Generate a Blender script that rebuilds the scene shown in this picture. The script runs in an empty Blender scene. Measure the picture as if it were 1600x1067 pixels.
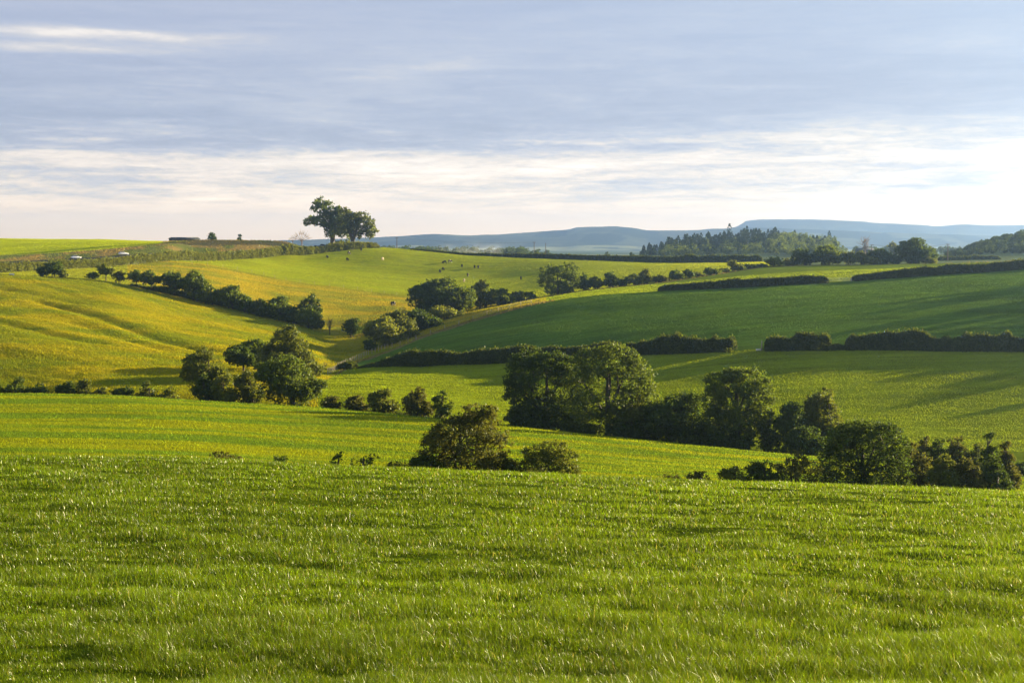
import bpy, math, random
import numpy as np
R = math.radians
F = 2222.0; CX = 800.0; CY = 533.5; VH = 385.0
PITCH = math.atan((CY - VH) / F)
CP, SP = math.cos(PITCH), math.sin(PITCH)
CAM_Z = 1.7
scene = bpy.context.scene
col = scene.collection
rng = np.random.default_rng(7)

# ------------------------------------------------------------------ basic geometry helpers
def unproject(u, v, Y):
    dx = (u - CX) / F; dy = CP + (CY - v) / F * SP; dz = -SP + (CY - v) / F * CP
    return dx / dy * Y, Y, CAM_Z + dz / dy * Y

def pchip(xk, yk, x):
    xk = np.asarray(xk, float); yk = np.asarray(yk, float)
    x = np.clip(x, xk[0], xk[-1])
    h = np.diff(xk); d = np.diff(yk) / h
    m = np.zeros_like(yk); m[0] = d[0]; m[-1] = d[-1]
    for i in range(1, len(yk) - 1):
        if d[i-1] * d[i] > 0:
            w1 = 2*h[i] + h[i-1]; w2 = h[i] + 2*h[i-1]
            m[i] = (w1 + w2) / (w1/d[i-1] + w2/d[i])
    i = np.clip(np.searchsorted(xk, x, side='right') - 1, 0, len(h) - 1)
    s = (x - xk[i]) / h[i]
    return ((1+2*s)*(1-s)**2*yk[i] + s*(1-s)**2*h[i]*m[i] + s*s*(3-2*s)*yk[i+1] + s*s*(s-1)*h[i]*m[i+1])

def vnoise(x, y, seed=0):
    xi = np.floor(x).astype(np.int64); yi = np.floor(y).astype(np.int64)
    fx = x - xi; fy = y - yi
    fx = fx*fx*fx*(fx*(fx*6-15)+10); fy = fy*fy*fy*(fy*(fy*6-15)+10)
    def h(a, b):
        n = (a * 374761393 + b * 668265263 + seed * 974634721) & 0x7fffffff
        n = ((n ^ (n >> 13)) * 1274126177) & 0x7fffffff
        n = n ^ (n >> 16)
        return (n & 0xffff) / 65535.0
    return (h(xi, yi)*(1-fx) + h(xi+1, yi)*fx)*(1-fy) + (h(xi, yi+1)*(1-fx) + h(xi+1, yi+1)*fx)*fy
def fbm(x, y, seed=0, o=3):
    r = 0; a = 0.5
    for k in range(o):
        r = r + a * vnoise(x, y, seed + k); x = x * 2.03; y = y * 2.03; a *= 0.5
    return r / (1 - 0.5**o)

# ------------------------------------------------------------------ the land: crests and hollows, nearest first (u, depth, v)
CURVES = [
 [(-500,25,1067),(800,25,1067),(2100,25,1067)],
 [(-500,45,868),(800,45,870),(2100,45,880)],
 [(-500,85,716),(0,85,717),(300,86,720),(450,86,726),(600,86,732),(750,86,738),(900,86,744),(1050,86,750),(1200,86,755),(1400,86,762),(1600,86,770),(2100,86,790)],
 [(-500,100,718),(0,100,719),(300,100,724),(450,100,732),(600,100,740),(750,100,748),(900,100,756),(1050,100,764),(1200,100,772),(1400,101,790),(1600,101,800),(2100,101,830)],
 [(-500,120,714),(0,120,716),(300,120,719),(450,120,726),(600,120,731),(750,120,738),(900,120,745),(1050,120,752),(1200,121,760),(1400,122,775),(1600,122,788),(2100,122,815)],
 [(-500,150,667),(0,150,669),(300,150,673),(450,150,681),(600,150,689),(750,148,699),(900,147,708),(1050,146,720),(1200,145,731),(1400,146,745),(1600,146,760),(2100,146,790)],
 [(-500,212,611),(0,210,615),(150,208,617),(300,203,625),(450,200,634),(600,196,645),(750,191,660),(900,186,677),(1050,181,692),(1200,176,706),(1400,173,722),(1600,172,738),(2100,172,770)],
 [(-500,240,640),(0,236,640),(150,234,640),(300,229,642),(450,224,646),(600,215,656),(750,210,670),(900,205,686),(1050,199,700),(1200,194,712),(1400,191,724),(1600,190,738),(2100,190,765)],
 [(-500,262,603),(0,256,605),(150,252,606),(300,250,612),(450,246,618),(600,228,630),(750,224,651),(900,220,664),(1050,216,672),(1200,212,680),(1400,209,690),(1600,208,698),(2100,208,715)],
 [(-500,305,532),(0,302,535),(150,306,541),(300,312,549),(450,318,560),(520,322,576),(600,318,572),(750,312,566),(900,303,557),(1050,295,550),(1200,288,545),(1400,283,544),(1600,280,546),(2100,276,552)],
 [(-500,370,470),(0,370,475),(150,378,480),(300,385,502),(450,385,530),(540,382,550),(600,372,546),(680,358,530),(750,352,521),(900,346,505),(1050,340,494),(1200,338,483),(1400,342,466),(1600,346,454),(2100,346,440)],
 [(-500,425,425),(0,430,430),(150,436,440),(300,440,470),(450,434,504),(540,425,525),(600,415,524),(680,405,509),(750,402,492),(850,398,472),(900,396,466),(1030,392,456),(1200,390,448),(1330,394,440),(1600,404,421),(2100,402,395)],
 [(-500,490,424),(0,495,427),(150,500,423),(300,510,434),(450,505,462),(600,480,488),(680,468,491),(750,465,481),(850,470,464),(900,474,456),(1050,480,441),(1200,475,427),(1400,465,419),(1600,460,411),(2100,455,390)],
 [(-500,535,430),(0,555,424),(150,572,415),(250,590,408),(300,585,412),(450,565,440),(600,550,460),(700,540,469),(800,532,461),(900,530,447),(1050,530,431),(1200,530,416),(1400,530,413),(1600,530,408),(2100,530,388)],
 [(-500,575,418),(0,600,411),(150,605,403.5),(250,625,397),(300,640,400),(380,640,404),(450,640,414),(600,640,430),(750,640,438),(900,625,426),(1050,610,418),(1200,600,411),(1400,600,410),(1600,600,407),(2100,600,388)],
 [(-500,600,406),(0,635,400),(150,640,391),(250,660,381),(330,690,375),(400,698,375.5),(440,702,377),(480,704,386),(560,704,385),(600,705,387),(750,708,400),(900,705,406),(1050,695,411),(1200,690,409),(1400,690,406),(1600,690,404),(2100,690,390)],
 [(-500,800,372),(0,800,373),(150,800,374),(230,795,377),(330,770,379),(450,770,392),(600,770,398),(750,770,408),(900,770,413),(1050,770,416),(1200,780,412),(1400,800,404),(1480,810,404),(1540,830,385),(1600,860,371),(1800,860,352),(2100,860,350)],
 [(-500,1000,384),(0,1000,388),(300,1000,393),(600,1000,401),(800,1000,406),(1000,1000,405),(1200,1000,403),(1400,1000,402),(1600,1000,388),(1800,1000,368),(2100,1000,358)],
 [(-500,1250,396),(0,1250,398),(600,1250,401),(900,1250,403),(1005,1250,398),(1100,1250,386),(1200,1250,379),(1290,1250,386),(1350,1250,397),(1600,1250,397),(2100,1250,397)],
 [(-500,1600,397),(800,1600,401),(2100,1600,401)],
 [(-500,3000,398),(800,3000,396),(2100,3000,397)],
 [(-500,9200,389),(800,9200,389),(2100,9200,389)],
]
TK = []
for c in CURVES:
    P = [unproject(u, v, Y) for (u, Y, v) in c]
    TK.append(([p[0]/p[1] for p in P], [p[1] for p in P], [p[2] for p in P]))
NC = len(CURVES)
def curve_Y(k, t):
    return pchip(TK[k][0], TK[k][1], t)

def gully(X, Y, pts, depth, width):
    d = np.full(X.shape, 1e9)
    for (x0, y0), (x1, y1) in zip(pts[:-1], pts[1:]):
        ax, ay = x1-x0, y1-y0; L = ax*ax+ay*ay
        s = np.clip(((X-x0)*ax + (Y-y0)*ay)/L, 0, 1)
        d = np.minimum(d, np.hypot(X-x0-s*ax, Y-y0-s*ay))
    return -depth*np.exp(-(d/width)**2)
GULLIES = []

def height(X, Y):
    X = np.atleast_1d(np.asarray(X, float)); Y = np.atleast_1d(np.asarray(Y, float))
    t = X / np.maximum(Y, 30.0)
    ys = [np.full(t.shape, -120.0), np.full(t.shape, 0.0)]
    zs = [np.full(t.shape, 13.0), np.full(t.shape, 0.0)]
    for k in range(NC):
        yk = pchip(TK[k][0], TK[k][1], t); zk = pchip(TK[k][0], TK[k][2], t)
        ys.append(np.maximum(yk, ys[-1] + 3)); zs.append(zk)
    ys = np.array(ys); zs = np.array(zs)
    h = np.diff(ys, axis=0); d = np.diff(zs, axis=0) / h
    m = np.zeros_like(zs); m[0] = d[0]; m[-1] = d[-1]
    w1 = 2*h[1:] + h[:-1]; w2 = h[1:] + 2*h[:-1]
    # limited average keeps the crests smooth and free of overshoot
    same = d[:-1]*d[1:] > 0
    hm = np.where(same, (w1+w2)/(w1/np.where(same, d[:-1], 1) + w2/np.where(same, d[1:], 1)), 0)
    m[1:-1] = hm
    i = np.clip((Y[None, :] >= ys).sum(0) - 1, 0, len(h) - 1)
    j = np.arange(len(Y)); hh = h[i, j]
    s = np.clip((Y - ys[i, j]) / hh, 0, 1)
    z = ((1+2*s)*(1-s)**2*zs[i, j] + s*(1-s)**2*hh*m[i, j] + s*s*(3-2*s)*zs[i+1, j] + s*s*(s-1)*hh*m[i+1, j])
    # small undulation of the fields
    f1 = np.clip((Y-20)/150, 0, 1)*np.clip((1500-Y)/600, 0, 1)
    z = z + np.clip((110-Y)/20, 0, 1)*np.clip((Y-8)/10, 0, 1)*(0.22*(fbm(X/2.6, Y/1.8, 51, 2)-0.5) + 0.06*(fbm(X/0.8, Y/0.7, 53, 1)-0.5))
    z = z + f1*0.55*(fbm(X/33.0+9.1, Y/26.0+3.3, 11, 2)-0.5) + f1*0.16*(fbm(X/7.0, Y/6.0, 5, 2)-0.5)
    rough = np.clip((Y-225)/40, 0, 1)*np.clip((520-Y)/60, 0, 1)*np.clip((-0.02-(X/np.maximum(Y, 30))-(330-Y)*0.0003)/0.05, 0, 1)
    q = (X*0.62 + Y*0.78); p = (X*0.78 - Y*0.62)
    z = z + rough*(0.55*(fbm(p/38.0, q/7.0, 21, 3)-0.5) + 0.22*(fbm(X/2.4, Y/2.4, 31, 2)-0.5))
    for pts, dep, wid in GULLIES:
        z = z + gully(X, Y, pts, dep, wid)
    return z
def hz(x, y):
    return float(height([x], [y])[0])
def hit(u, v, y0=15.0, y1=1500.0):
    Y = np.geomspace(y0, y1, 2500)
    P = unproject(u, v, Y)
    g = height(P[0], Y)
    below = np.where(P[2] <= g)[0]
    k = below[0] if len(below) else len(Y) - 1
    return float(P[0][k]), float(Y[k]), float(g[k])
_g = []
for pts, dep, wid in (([(60,468),(135,488),(190,507),(255,530),(320,547)], 0.9, 3.0), ([(0,500),(70,520),(150,535)], 0.5, 3.0), ([(10,452),(70,462),(120,474)], 0.5, 2.5), ([(120,505),(200,530),(250,545)], 0.4, 2.5)):
    _g.append(([hit(u, v, 240)[:2] for u, v in pts], dep, wid))
GULLIES = _g

# ------------------------------------------------------------------ mesh and node helpers
def mesh_from(name, V, Fc, nside, smooth=False, attrs=None):
    me = bpy.data.meshes.new(name)
    V = np.ascontiguousarray(V, dtype=np.float32); Fc = np.ascontiguousarray(Fc, dtype=np.int32)
    n = len(Fc)
    me.vertices.add(len(V)); me.vertices.foreach_set('co', V.ravel())
    me.loops.add(n*nside); me.loops.foreach_set('vertex_index', Fc.ravel())
    me.polygons.add(n); me.polygons.foreach_set('loop_start', np.arange(0, n*nside, nside, dtype=np.int32))
    if smooth: me.polygons.foreach_set('use_smooth', np.ones(n, dtype=bool))
    for an, (ty, data) in (attrs or {}).items():
        a = me.attributes.new(an, ty, 'POINT')
        a.data.foreach_set('value' if ty == 'FLOAT' else 'color', np.ascontiguousarray(data, dtype=np.float32).ravel())
    me.update(calc_edges=True)
    return me
def link(name, me, mats, parent=None):
    o = bpy.data.objects.new(name, me); col.objects.link(o)
    for m in (mats if isinstance(mats, (list, tuple)) else [mats]):
        if m and m.name not in [x.name for x in me.materials if x]: me.materials.append(m)
    if parent: o.parent = parent
    return o
def empty(name, loc, rz=0):
    o = bpy.data.objects.new(name, None); col.objects.link(o)
    o.location = loc; o.rotation_euler = (0, 0, rz); o.empty_display_size = 0.5
    return o
def tag(o, label=None, cat=None, group=None, kind=None):
    if label: o['label'] = label
    if cat: o['category'] = cat
    if group: o['group'] = group
    if kind: o['kind'] = kind
    return o

class Nodes:
    def __init__(s, tree): s.t = tree; tree.nodes.clear()
    def n(s, ty, **kw):
        x = s.t.nodes.new(ty)
        for k, v in kw.items(): setattr(x, k, v)
        return x
    def l(s, a, b): s.t.links.new(a, b)
    def val(s, sock, v):
        if hasattr(v, 'bl_idname') or isinstance(v, bpy.types.NodeSocket): s.l(v, sock)
        else: sock.default_value = v
    def math(s, op, a, b=0.0, c=None, clamp=False):
        x = s.n('ShaderNodeMath', operation=op, use_clamp=clamp); s.val(x.inputs[0], a); s.val(x.inputs[1], b)
        if c is not None: s.val(x.inputs[2], c)
        return x.outputs[0]
    def mix(s, f, a, b, blend='MIX'):
        x = s.n('ShaderNodeMix', data_type='RGBA', blend_type=blend); x.clamp_factor = True
        s.val(x.inputs[0], f); s.val(x.inputs[6], a); s.val(x.inputs[7], b); return x.outputs[2]
    def noise(s, vec, scale, detail=3, rough=0.55, dist=0.0):
        x = s.n('ShaderNodeTexNoise'); x.inputs['Scale'].default_value = scale; x.inputs['Detail'].default_value = detail
        x.inputs['Roughness'].default_value = rough; x.inputs['Distortion'].default_value = dist
        if vec is not None: s.l(vec, x.inputs['Vector'])
        return x.outputs[0]
    def remap(s, v, a, b, c=0.0, d=1.0, smooth=False):
        x = s.n('ShaderNodeMapRange'); x.interpolation_type = 'SMOOTHSTEP' if smooth else 'LINEAR'
        s.val(x.inputs[0], v)
        for k, q in enumerate((a, b, c, d)): s.val(x.inputs[k+1], q)
        return x.outputs[0]
    def ramp(s, v, stops):
        x = s.n('ShaderNodeValToRGB'); e = x.color_ramp.elements
        while len(e) < len(stops): e.new(0.5)
        for k, (p, c) in enumerate(stops): e[k].position = p; e[k].color = c if len(c) == 4 else (*c, 1)
        s.val(x.inputs[0], v); return x.outputs[0]
    def scalevec(s, vec, sc):
        x = s.n('ShaderNodeMapping'); x.inputs['Scale'].default_value = sc; s.l(vec, x.inputs['Vector']); return x.outputs[0]
def new_mat(name):
    m = bpy.data.materials.new(name); m.use_nodes = True
    return m, Nodes(m.node_tree)
def C4(c): return (c[0], c[1], c[2], 1.0)

def leaf_mat(name, dark, light, trans=0.42):
    m, N = new_mat(name)
    a = N.n('ShaderNodeAttribute', attribute_name='rnd')
    g = N.n('ShaderNodeNewGeometry')
    big = N.noise(g.outputs['Position'], 0.35, 2)
    f = N.math('ADD', N.math('MULTIPLY', a.outputs['Fac'], 0.7), N.math('MULTIPLY', N.math('SUBTRACT', big, 0.35), 0.9), clamp=True)
    c = N.mix(f, C4(dark), C4(light))
    d = N.n('ShaderNodeBsdfDiffuse'); N.l(c, d.inputs[0])
    tr = N.n('ShaderNodeBsdfTranslucent'); N.l(N.mix(0.5, c, C4((light[0]*1.5, light[1]*1.35, light[2]*0.5))), tr.inputs[0])
    mx = N.n('ShaderNodeMixShader'); mx.inputs[0].default_value = trans; N.l(d.outputs[0], mx.inputs[1]); N.l(tr.outputs[0], mx.inputs[2])
    gl = N.n('ShaderNodeBsdfGlossy'); gl.inputs['Roughness'].default_value = 0.5; gl.inputs[0].default_value = (0.9, 0.95, 0.85, 1)
    m2 = N.n('ShaderNodeMixShader'); m2.inputs[0].default_value = 0.012; N.l(mx.outputs[0], m2.inputs[1]); N.l(gl.outputs[0], m2.inputs[2])
    o = N.n('ShaderNodeOutputMaterial'); N.l(m2.outputs[0], o.inputs[0])
    return m
def plain_mat(name, c, rough=0.7, metal=0.0, spec=0.4, vary=0.25, scale=3.0):
    m, N = new_mat(name)
    tc = N.n('ShaderNodeTexCoord')
    nz = N.noise(tc.outputs['Object'], scale, 3)
    k = N.remap(nz, 0.3, 0.7, 1-vary, 1+vary)
    cc = N.mix(1.0, C4(c), k, 'MULTIPLY')
    p = N.n('ShaderNodeBsdfPrincipled'); N.l(cc, p.inputs['Base Color']); p.inputs['Roughness'].default_value = rough
    p.inputs['Metallic'].default_value = metal; p.inputs['Specular IOR Level'].default_value = spec
    o = N.n('ShaderNodeOutputMaterial'); N.l(p.outputs[0], o.inputs[0])
    return m

M = {}
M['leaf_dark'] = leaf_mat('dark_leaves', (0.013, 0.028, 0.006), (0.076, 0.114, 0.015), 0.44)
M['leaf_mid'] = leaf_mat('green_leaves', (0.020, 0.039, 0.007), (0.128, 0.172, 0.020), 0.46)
M['leaf_olive'] = leaf_mat('olive_leaves', (0.030, 0.047, 0.009), (0.150, 0.172, 0.025), 0.44)
M['leaf_brown'] = leaf_mat('brownish_leaves', (0.030, 0.038, 0.009), (0.125, 0.130, 0.025), 0.42)
M['leaf_yellow'] = leaf_mat('yellow_green_leaves', (0.055, 0.078, 0.010), (0.22, 0.24, 0.028), 0.45)
M['needle'] = leaf_mat('conifer_needles', (0.014, 0.028, 0.011), (0.042, 0.070, 0.022), 0.15)
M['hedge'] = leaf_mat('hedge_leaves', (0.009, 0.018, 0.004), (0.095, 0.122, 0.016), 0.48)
M['hedge_lit'] = leaf_mat('sunlit_hedge_leaves', (0.050, 0.068, 0.012), (0.200, 0.215, 0.032), 0.45)  # brighter copy of the hedge leaves, with the sunlight put into the colour
M['bark'] = plain_mat('bark', (0.060, 0.048, 0.036), 0.9, vary=0.35)
M['dead_wood'] = plain_mat('bleached_wood', (0.20, 0.15, 0.12), 0.9, vary=0.25)
M['post'] = plain_mat('weathered_post', (0.30, 0.25, 0.19), 0.9)
M['wire'] = plain_mat('wire', (0.10, 0.10, 0.10), 0.5, 0.6)
M['pole'] = plain_mat('pole_wood', (0.10, 0.07, 0.05), 0.9)

# ------------------------------------------------------------------ ground sheet and its fields
def tY(us_Ys):
    P = [((u - CX)/F, Y) for u, Y in us_Ys]
    return [p[0] for p in P], [p[1] for p in P]
SPLIT = [hit(u, v, 225)[:2] for u, v in ((497, 606), (520, 588), (560, 566), (600, 552), (650, 532), (720, 508), (790, 488), (850, 473))]
SPLIT += [hit(u, v, 400)[:2] for u, v in ((900, 467), (1030, 457))]
SP_T = np.array([p[0]/p[1] for p in SPLIT]); SP_Y = np.array([p[1] for p in SPLIT])
ROAD_BASE = [(-500, 400), (-120, 475), (0, 508), (150, 550), (250, 586), (300, 607), (400, 650), (480, 676), (590, 698), (640, 760)]
RB = tY(ROAD_BASE)
FENCE = tY([(240, 592), (300, 588), (360, 582), (430, 574), (520, 566), (640, 552), (700, 540), (800, 528), (870, 505)])
VHEDGE = tY([(640, 440), (700, 452), (780, 460), (850, 466), (900, 472), (1050, 486), (1200, 520), (1330, 528), (1600, 545), (2100, 560)])

FIELD = {  # real base colours of the crops and pastures
 'front': (0.052, 0.080, 0.004), 'barley': (0.135, 0.175, 0.008), 'verge': (0.045, 0.060, 0.012),
 'right_near': (0.155, 0.200, 0.009), 'right_far': (0.075, 0.135, 0.016), 'strip': (0.165, 0.215, 0.010),
 'hill_pasture': (0.222, 0.216, 0.008), 'upper_pasture': (0.270, 0.235, 0.016), 'cow_pasture': (0.250, 0.285, 0.008), 'crop': (0.33, 0.38, 0.002),
 'bank': (0.250, 0.205, 0.062), 'rough': (0.165, 0.140, 0.050), 'road': (0.06, 0.06, 0.058), 'meadow': (0.19, 0.21, 0.015), 'plain': (0.16, 0.20, 0.08)}
FN = list(FIELD); FC = np.array([FIELD[k] for k in FN])
def field_id(X, Y):
    t = X / np.maximum(Y, 30.0)
    # wobble of field edges
    w = (fbm(X/9.0, Y/9.0, 77, 2) - 0.5)
    Yw = Y + w*3.0
    c = lambda k: curve_Y(k, t)
    fid = np.full(X.shape, FN.index('front'))
    S = lambda msk, nm: fid.__setitem__(msk, FN.index(nm))
    S(Y > c(3) - 4, 'barley')
    c6 = c(6); c7 = c(7)
    S(Yw > c6 + 5, 'verge')
    left = (t < SP_T[0]) | ((t < SP_T[-1]) & (Yw > np.interp(t, SP_T, SP_Y)))
    left = left & (t < 0.024)
    c9 = c(9); c11 = c(11)
    a = Yw > c7 + 6
    S(a & ~left, 'right_near'); S(a & left, 'hill_pasture')
    S(~left & (Yw > c9), 'right_far')
    d = np.where(t > SP_T[0], Yw - np.interp(t, SP_T, SP_Y), -99)
    S(~left & (Yw > c11 + 1) & (t > SP_T[-3]), 'strip')
    vh = np.interp(t, *VHEDGE); rb = np.interp(t, *RB); fe = np.interp(t, *FENCE)
    upper = left & (Yw > c11) & (t > -0.27); S(upper & (t < 0.02), 'upper_pasture')
    S(left & (Yw > c11) & (t <= -0.27), 'meadow')
    S((Yw > fe) & (t > -0.26) & (t < 0.04), 'cow_pasture')
    S((Yw > vh) & (t >= 0.0), 'cow_pasture')
    S((t > 0.0) & (t < 0.36) & (Yw > vh - 4) & (Yw < vh + 2), 'rough')
    S((t > -0.125) & (t < 0.03) & (d > -1.5) & (d < 5 + 14*np.clip(t+0.1, 0, 0.1)), 'rough')
    S((t > 0.19) & (Yw > vh), 'plain')
    c15 = c(15); c16 = c(16)
    rd = (t < -0.10) & (Yw > rb + 3)
    S(rd, 'bank'); S((t < -0.2) & (np.abs(Y - c(14)) < 5), 'road')
    S((t < -0.245) & (Yw > c15 + 2), 'crop')
    S((t >= -0.10) & (Yw > c15 + 5), 'plain')
    S(Y > 830, 'plain')
    return fid
def field_col(X, Y):
    fid = field_id(X, Y); c = FC[fid].copy()
    pl = fid == FN.index('plain')
    n = fbm(X/160.0, Y/260.0, 91, 2)
    c[pl] = c[pl] * (0.7 + 0.7*n[pl])[:, None]
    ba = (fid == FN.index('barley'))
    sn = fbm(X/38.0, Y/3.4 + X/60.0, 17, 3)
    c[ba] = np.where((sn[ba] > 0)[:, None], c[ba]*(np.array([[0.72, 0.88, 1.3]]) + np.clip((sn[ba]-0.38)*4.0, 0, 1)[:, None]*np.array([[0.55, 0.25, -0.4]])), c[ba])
    rn = (fid == FN.index('right_near')) | (fid == FN.index('right_far')); c[rn] *= (0.80 + 0.40*fbm(X/24.0, Y/1.9 - X/30.0, 23, 2)[rn])[:, None]
    bk = (fid == FN.index('bank')); bn = np.clip((fbm(X/7.0, Y/9.0, 29, 3)-0.42)*5, 0, 1)[bk][:, None]; c[bk] = c[bk]*(bn*np.array([[0.55, 0.80, 0.6]]) + (1-bn)*np.array([[1.1, 1.0, 1.0]]))
    hp = np.isin(fid, [FN.index('hill_pasture'), FN.index('upper_pasture')])
    pn = np.clip((fbm(X/16.0, Y/9.0, 19, 4)-0.34)*3.2, 0, 1)[hp][:, None]
    c[hp] = c[hp]*(np.array([[0.66, 0.80, 1.05]])*(1-pn) + np.array([[1.10, 1.02, 0.9]])*pn)
    fr = Y > 1600
    k = np.floor(X/330.0 + 3*np.floor(Y/600.0)) * 13.7 + np.floor(Y/420.0) * 7.1
    hsh = np.modf(np.abs(np.sin(k) * 4375.5))[0]
    c[fr] = np.where((hsh > 0.55)[:, None], np.array([[0.24, 0.24, 0.12]]), np.array([[0.09, 0.14, 0.06]]))[fr]
    return c, fid

rows = np.concatenate([np.linspace(-118, 16, 24)[:-1], np.geomspace(16, 950, 860)[:-1], np.geomspace(950, 9000, 70)])
tc_ = np.concatenate([np.linspace(-1.25, -0.46, 46)[:-1], np.linspace(-0.46, 0.46, 520)[:-1], np.linspace(0.46, 1.0, 36)])
XX = tc_[None, :] * (np.maximum(rows, 0)[:, None] + 25.0); YY = np.repeat(rows[:, None], len(tc_), 1)
Xf, Yf = XX.ravel(), YY.ravel()
Zf = height(Xf, Yf)
gc, gid = field_col(Xf, Yf)
nr, nc = XX.shape
idx = np.arange(nr*nc).reshape(nr, nc)
quads = np.stack([idx[:-1, :-1], idx[:-1, 1:], idx[1:, 1:], idx[1:, :-1]], -1).reshape(-1, 4)
rgh = np.isin(gid, [FN.index(k) for k in ('hill_pasture', 'upper_pasture', 'bank', 'rough', 'meadow', 'verge')]).astype(float)
me = mesh_from('ground', np.stack([Xf, Yf, Zf], 1), quads, 4, True,
               {'tint': ('FLOAT_COLOR', np.concatenate([gc, np.ones((len(gc), 1))], 1)), 'rough': ('FLOAT', rgh)})
gm, N = new_mat('fields')
tint = N.n('ShaderNodeAttribute', attribute_name='tint'); rr = N.n('ShaderNodeAttribute', attribute_name='rough')
geo = N.n('ShaderNodeNewGeometry'); P = geo.outputs['Position']
n1 = N.noise(P, 0.045, 3); n2 = N.noise(P, 0.5, 4, 0.65); n3 = N.noise(P, 3.0, 3, 0.7)
stripe = N.noise(N.scalevec(P, (0.03, 0.55, 0.0)), 1.0, 3, 0.6)
k = N.math('ADD', N.math('MULTIPLY', N.math('SUBTRACT', n1, 0.5), 0.7), N.math('MULTIPLY', N.math('SUBTRACT', n2, 0.5), 0.7))
k = N.math('ADD', k, N.math('MULTIPLY', N.math('SUBTRACT', n3, 0.5), 0.7))
k = N.math('ADD', k, N.math('MULTIPLY', N.math('MULTIPLY', N.math('SUBTRACT', stripe, 0.5), 1.1), N.math('SUBTRACT', 1.0, rr.outputs['Fac'])))
c = N.mix(1.0, tint.outputs['Color'], N.math('ADD', 1.0, k), 'MULTIPLY')
warm = N.mix(1.0, c, (1.25, 0.92, 0.7, 1), 'MULTIPLY')
c = N.mix(N.math('MULTIPLY', N.remap(N.noise(P, 0.11, 4, 0.6), 0.42, 0.66), 0.25), c, warm)
p = N.n('ShaderNodeBsdfDiffuse'); N.l(c, p.inputs[0]); p.inputs[1].default_value = 0.6
bh = N.math('ADD', N.math('MULTIPLY', n2, 0.5), N.math('MULTIPLY', n3, 0.22))
bp = N.n('ShaderNodeBump'); bp.inputs['Strength'].default_value = 0.7; bp.inputs['Distance'].default_value = 0.5; N.l(bh, bp.inputs['Height']); N.l(bp.outputs[0], p.inputs['Normal'])
o = N.n('ShaderNodeOutputMaterial'); N.l(p.outputs[0], o.inputs[0])
tag(link('ground', me, gm), 'rolling farmland of green and yellow fields', None, None, 'structure')

# ------------------------------------------------------------------ grass blades
def grass_mat(name, gloss=0.017, trans=0.5):
    m, N = new_mat(name)
    a = N.n('ShaderNodeAttribute', attribute_name='tint')
    d = N.n('ShaderNodeBsdfDiffuse'); N.l(a.outputs['Color'], d.inputs[0])
    t = N.n('ShaderNodeBsdfTranslucent'); N.l(N.mix(1.0, a.outputs['Color'], (1.5, 1.35, 0.7, 1), 'MULTIPLY'), t.inputs[0])
    mx = N.n('ShaderNodeMixShader'); mx.inputs[0].default_value = trans; N.l(d.outputs[0], mx.inputs[1]); N.l(t.outputs[0], mx.inputs[2])
    gl = N.n('ShaderNodeBsdfGlossy'); gl.inputs['Roughness'].default_value = 0.31; gl.inputs[0].default_value = (1, 1, 0.9, 1)
    m2 = N.n('ShaderNodeMixShader'); m2.inputs[0].default_value = gloss; N.l(mx.outputs[0], m2.inputs[1]); N.l(gl.outputs[0], m2.inputs[2])
    o = N.n('ShaderNodeOutputMaterial'); N.l(m2.outputs[0], o.inputs[0])
    return m
M['grass'] = grass_mat('grass_blades'); M['far_grass'] = grass_mat('short_pasture_blades', 0.0, 0.46)
def sample_yt(n, y0, y1, t0, t1, e, r):
    q = r.random(n); a = 1.0 - e
    Y = (y0**a + q*(y1**a - y0**a))**(1/a)
    t = t0 + r.random(n)*(t1 - t0)
    return t*Y, Y
def blades(name, X, Y, Z, hgt, wid, colr, lean, seed, segs=2):
    r = np.random.default_rng(seed); n = len(X)
    ang = r.random(n)*2*np.pi; dx, dy = np.cos(ang), np.sin(ang)
    la = r.random(n)*2*np.pi; ll = lean*hgt*(0.3 + r.random(n))
    lx = np.cos(la)*ll - 0.35*ll; ly = np.sin(la)*ll - 0.1*ll
    w = wid*0.5
    def ring(s, k):
        return np.stack([X + lx*s*s + dx*w*k, Y + ly*s*s + dy*w*k, Z + hgt*s*(1-0.15*s)], 1)
    if segs == 2:
        V = np.stack([ring(0, -1), ring(0, 1), ring(.55, -.8), ring(.55, .8), ring(1, 0)], 1).reshape(-1, 3)
        b = np.arange(n)[:, None]*5
        T = np.concatenate([b+np.array([[0, 1, 3]]), b+np.array([[0, 3, 2]]), b+np.array([[2, 3, 4]])], 0); nv = 5
    else:
        V = np.stack([ring(0, -1), ring(0, 1), ring(1, 0)], 1).reshape(-1, 3)
        b = np.arange(n)[:, None]*3; T = b+np.array([[0, 1, 2]]); nv = 3
    cc = np.repeat(np.concatenate([colr, np.ones((n, 1))], 1), nv, 0)
    me = mesh_from(name, V, T, 3, False, {'tint': ('FLOAT_COLOR', cc)})
    return link(name, me, M['grass' if segs == 2 else 'far_grass'])
r = np.random.default_rng(3)
X, Y = sample_yt(1350000, 15, 97, -1.0, 1.0, 1.7, r); X = X/Y*(0.41*Y + 9.0)
dips = 0.6*fbm(X/1.5, Y/1.3, 41, 3) + 0.4*fbm(X/4.5, Y/3.6, 47, 2); big = fbm(X/9, Y/9, 42, 2); keep = (dips > 0.33) | (r.random(len(X)) > 0.75)
X, Y, dips, big = X[keep], Y[keep], dips[keep], big[keep]
Z = height(X, Y) - 0.01
hg = (0.11 + 0.15*r.random(len(X))) * (1 + 0.6*(r.random(len(X)) < 0.05))*(1 + 0.35*np.clip((45-Y)/25, 0, 1))*np.clip(0.30 + 2.4*(dips-0.28), 0.35, 1.3)
wd = np.maximum(0.006, 0.00030*Y)*(0.7+0.6*r.random(len(X)))
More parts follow.
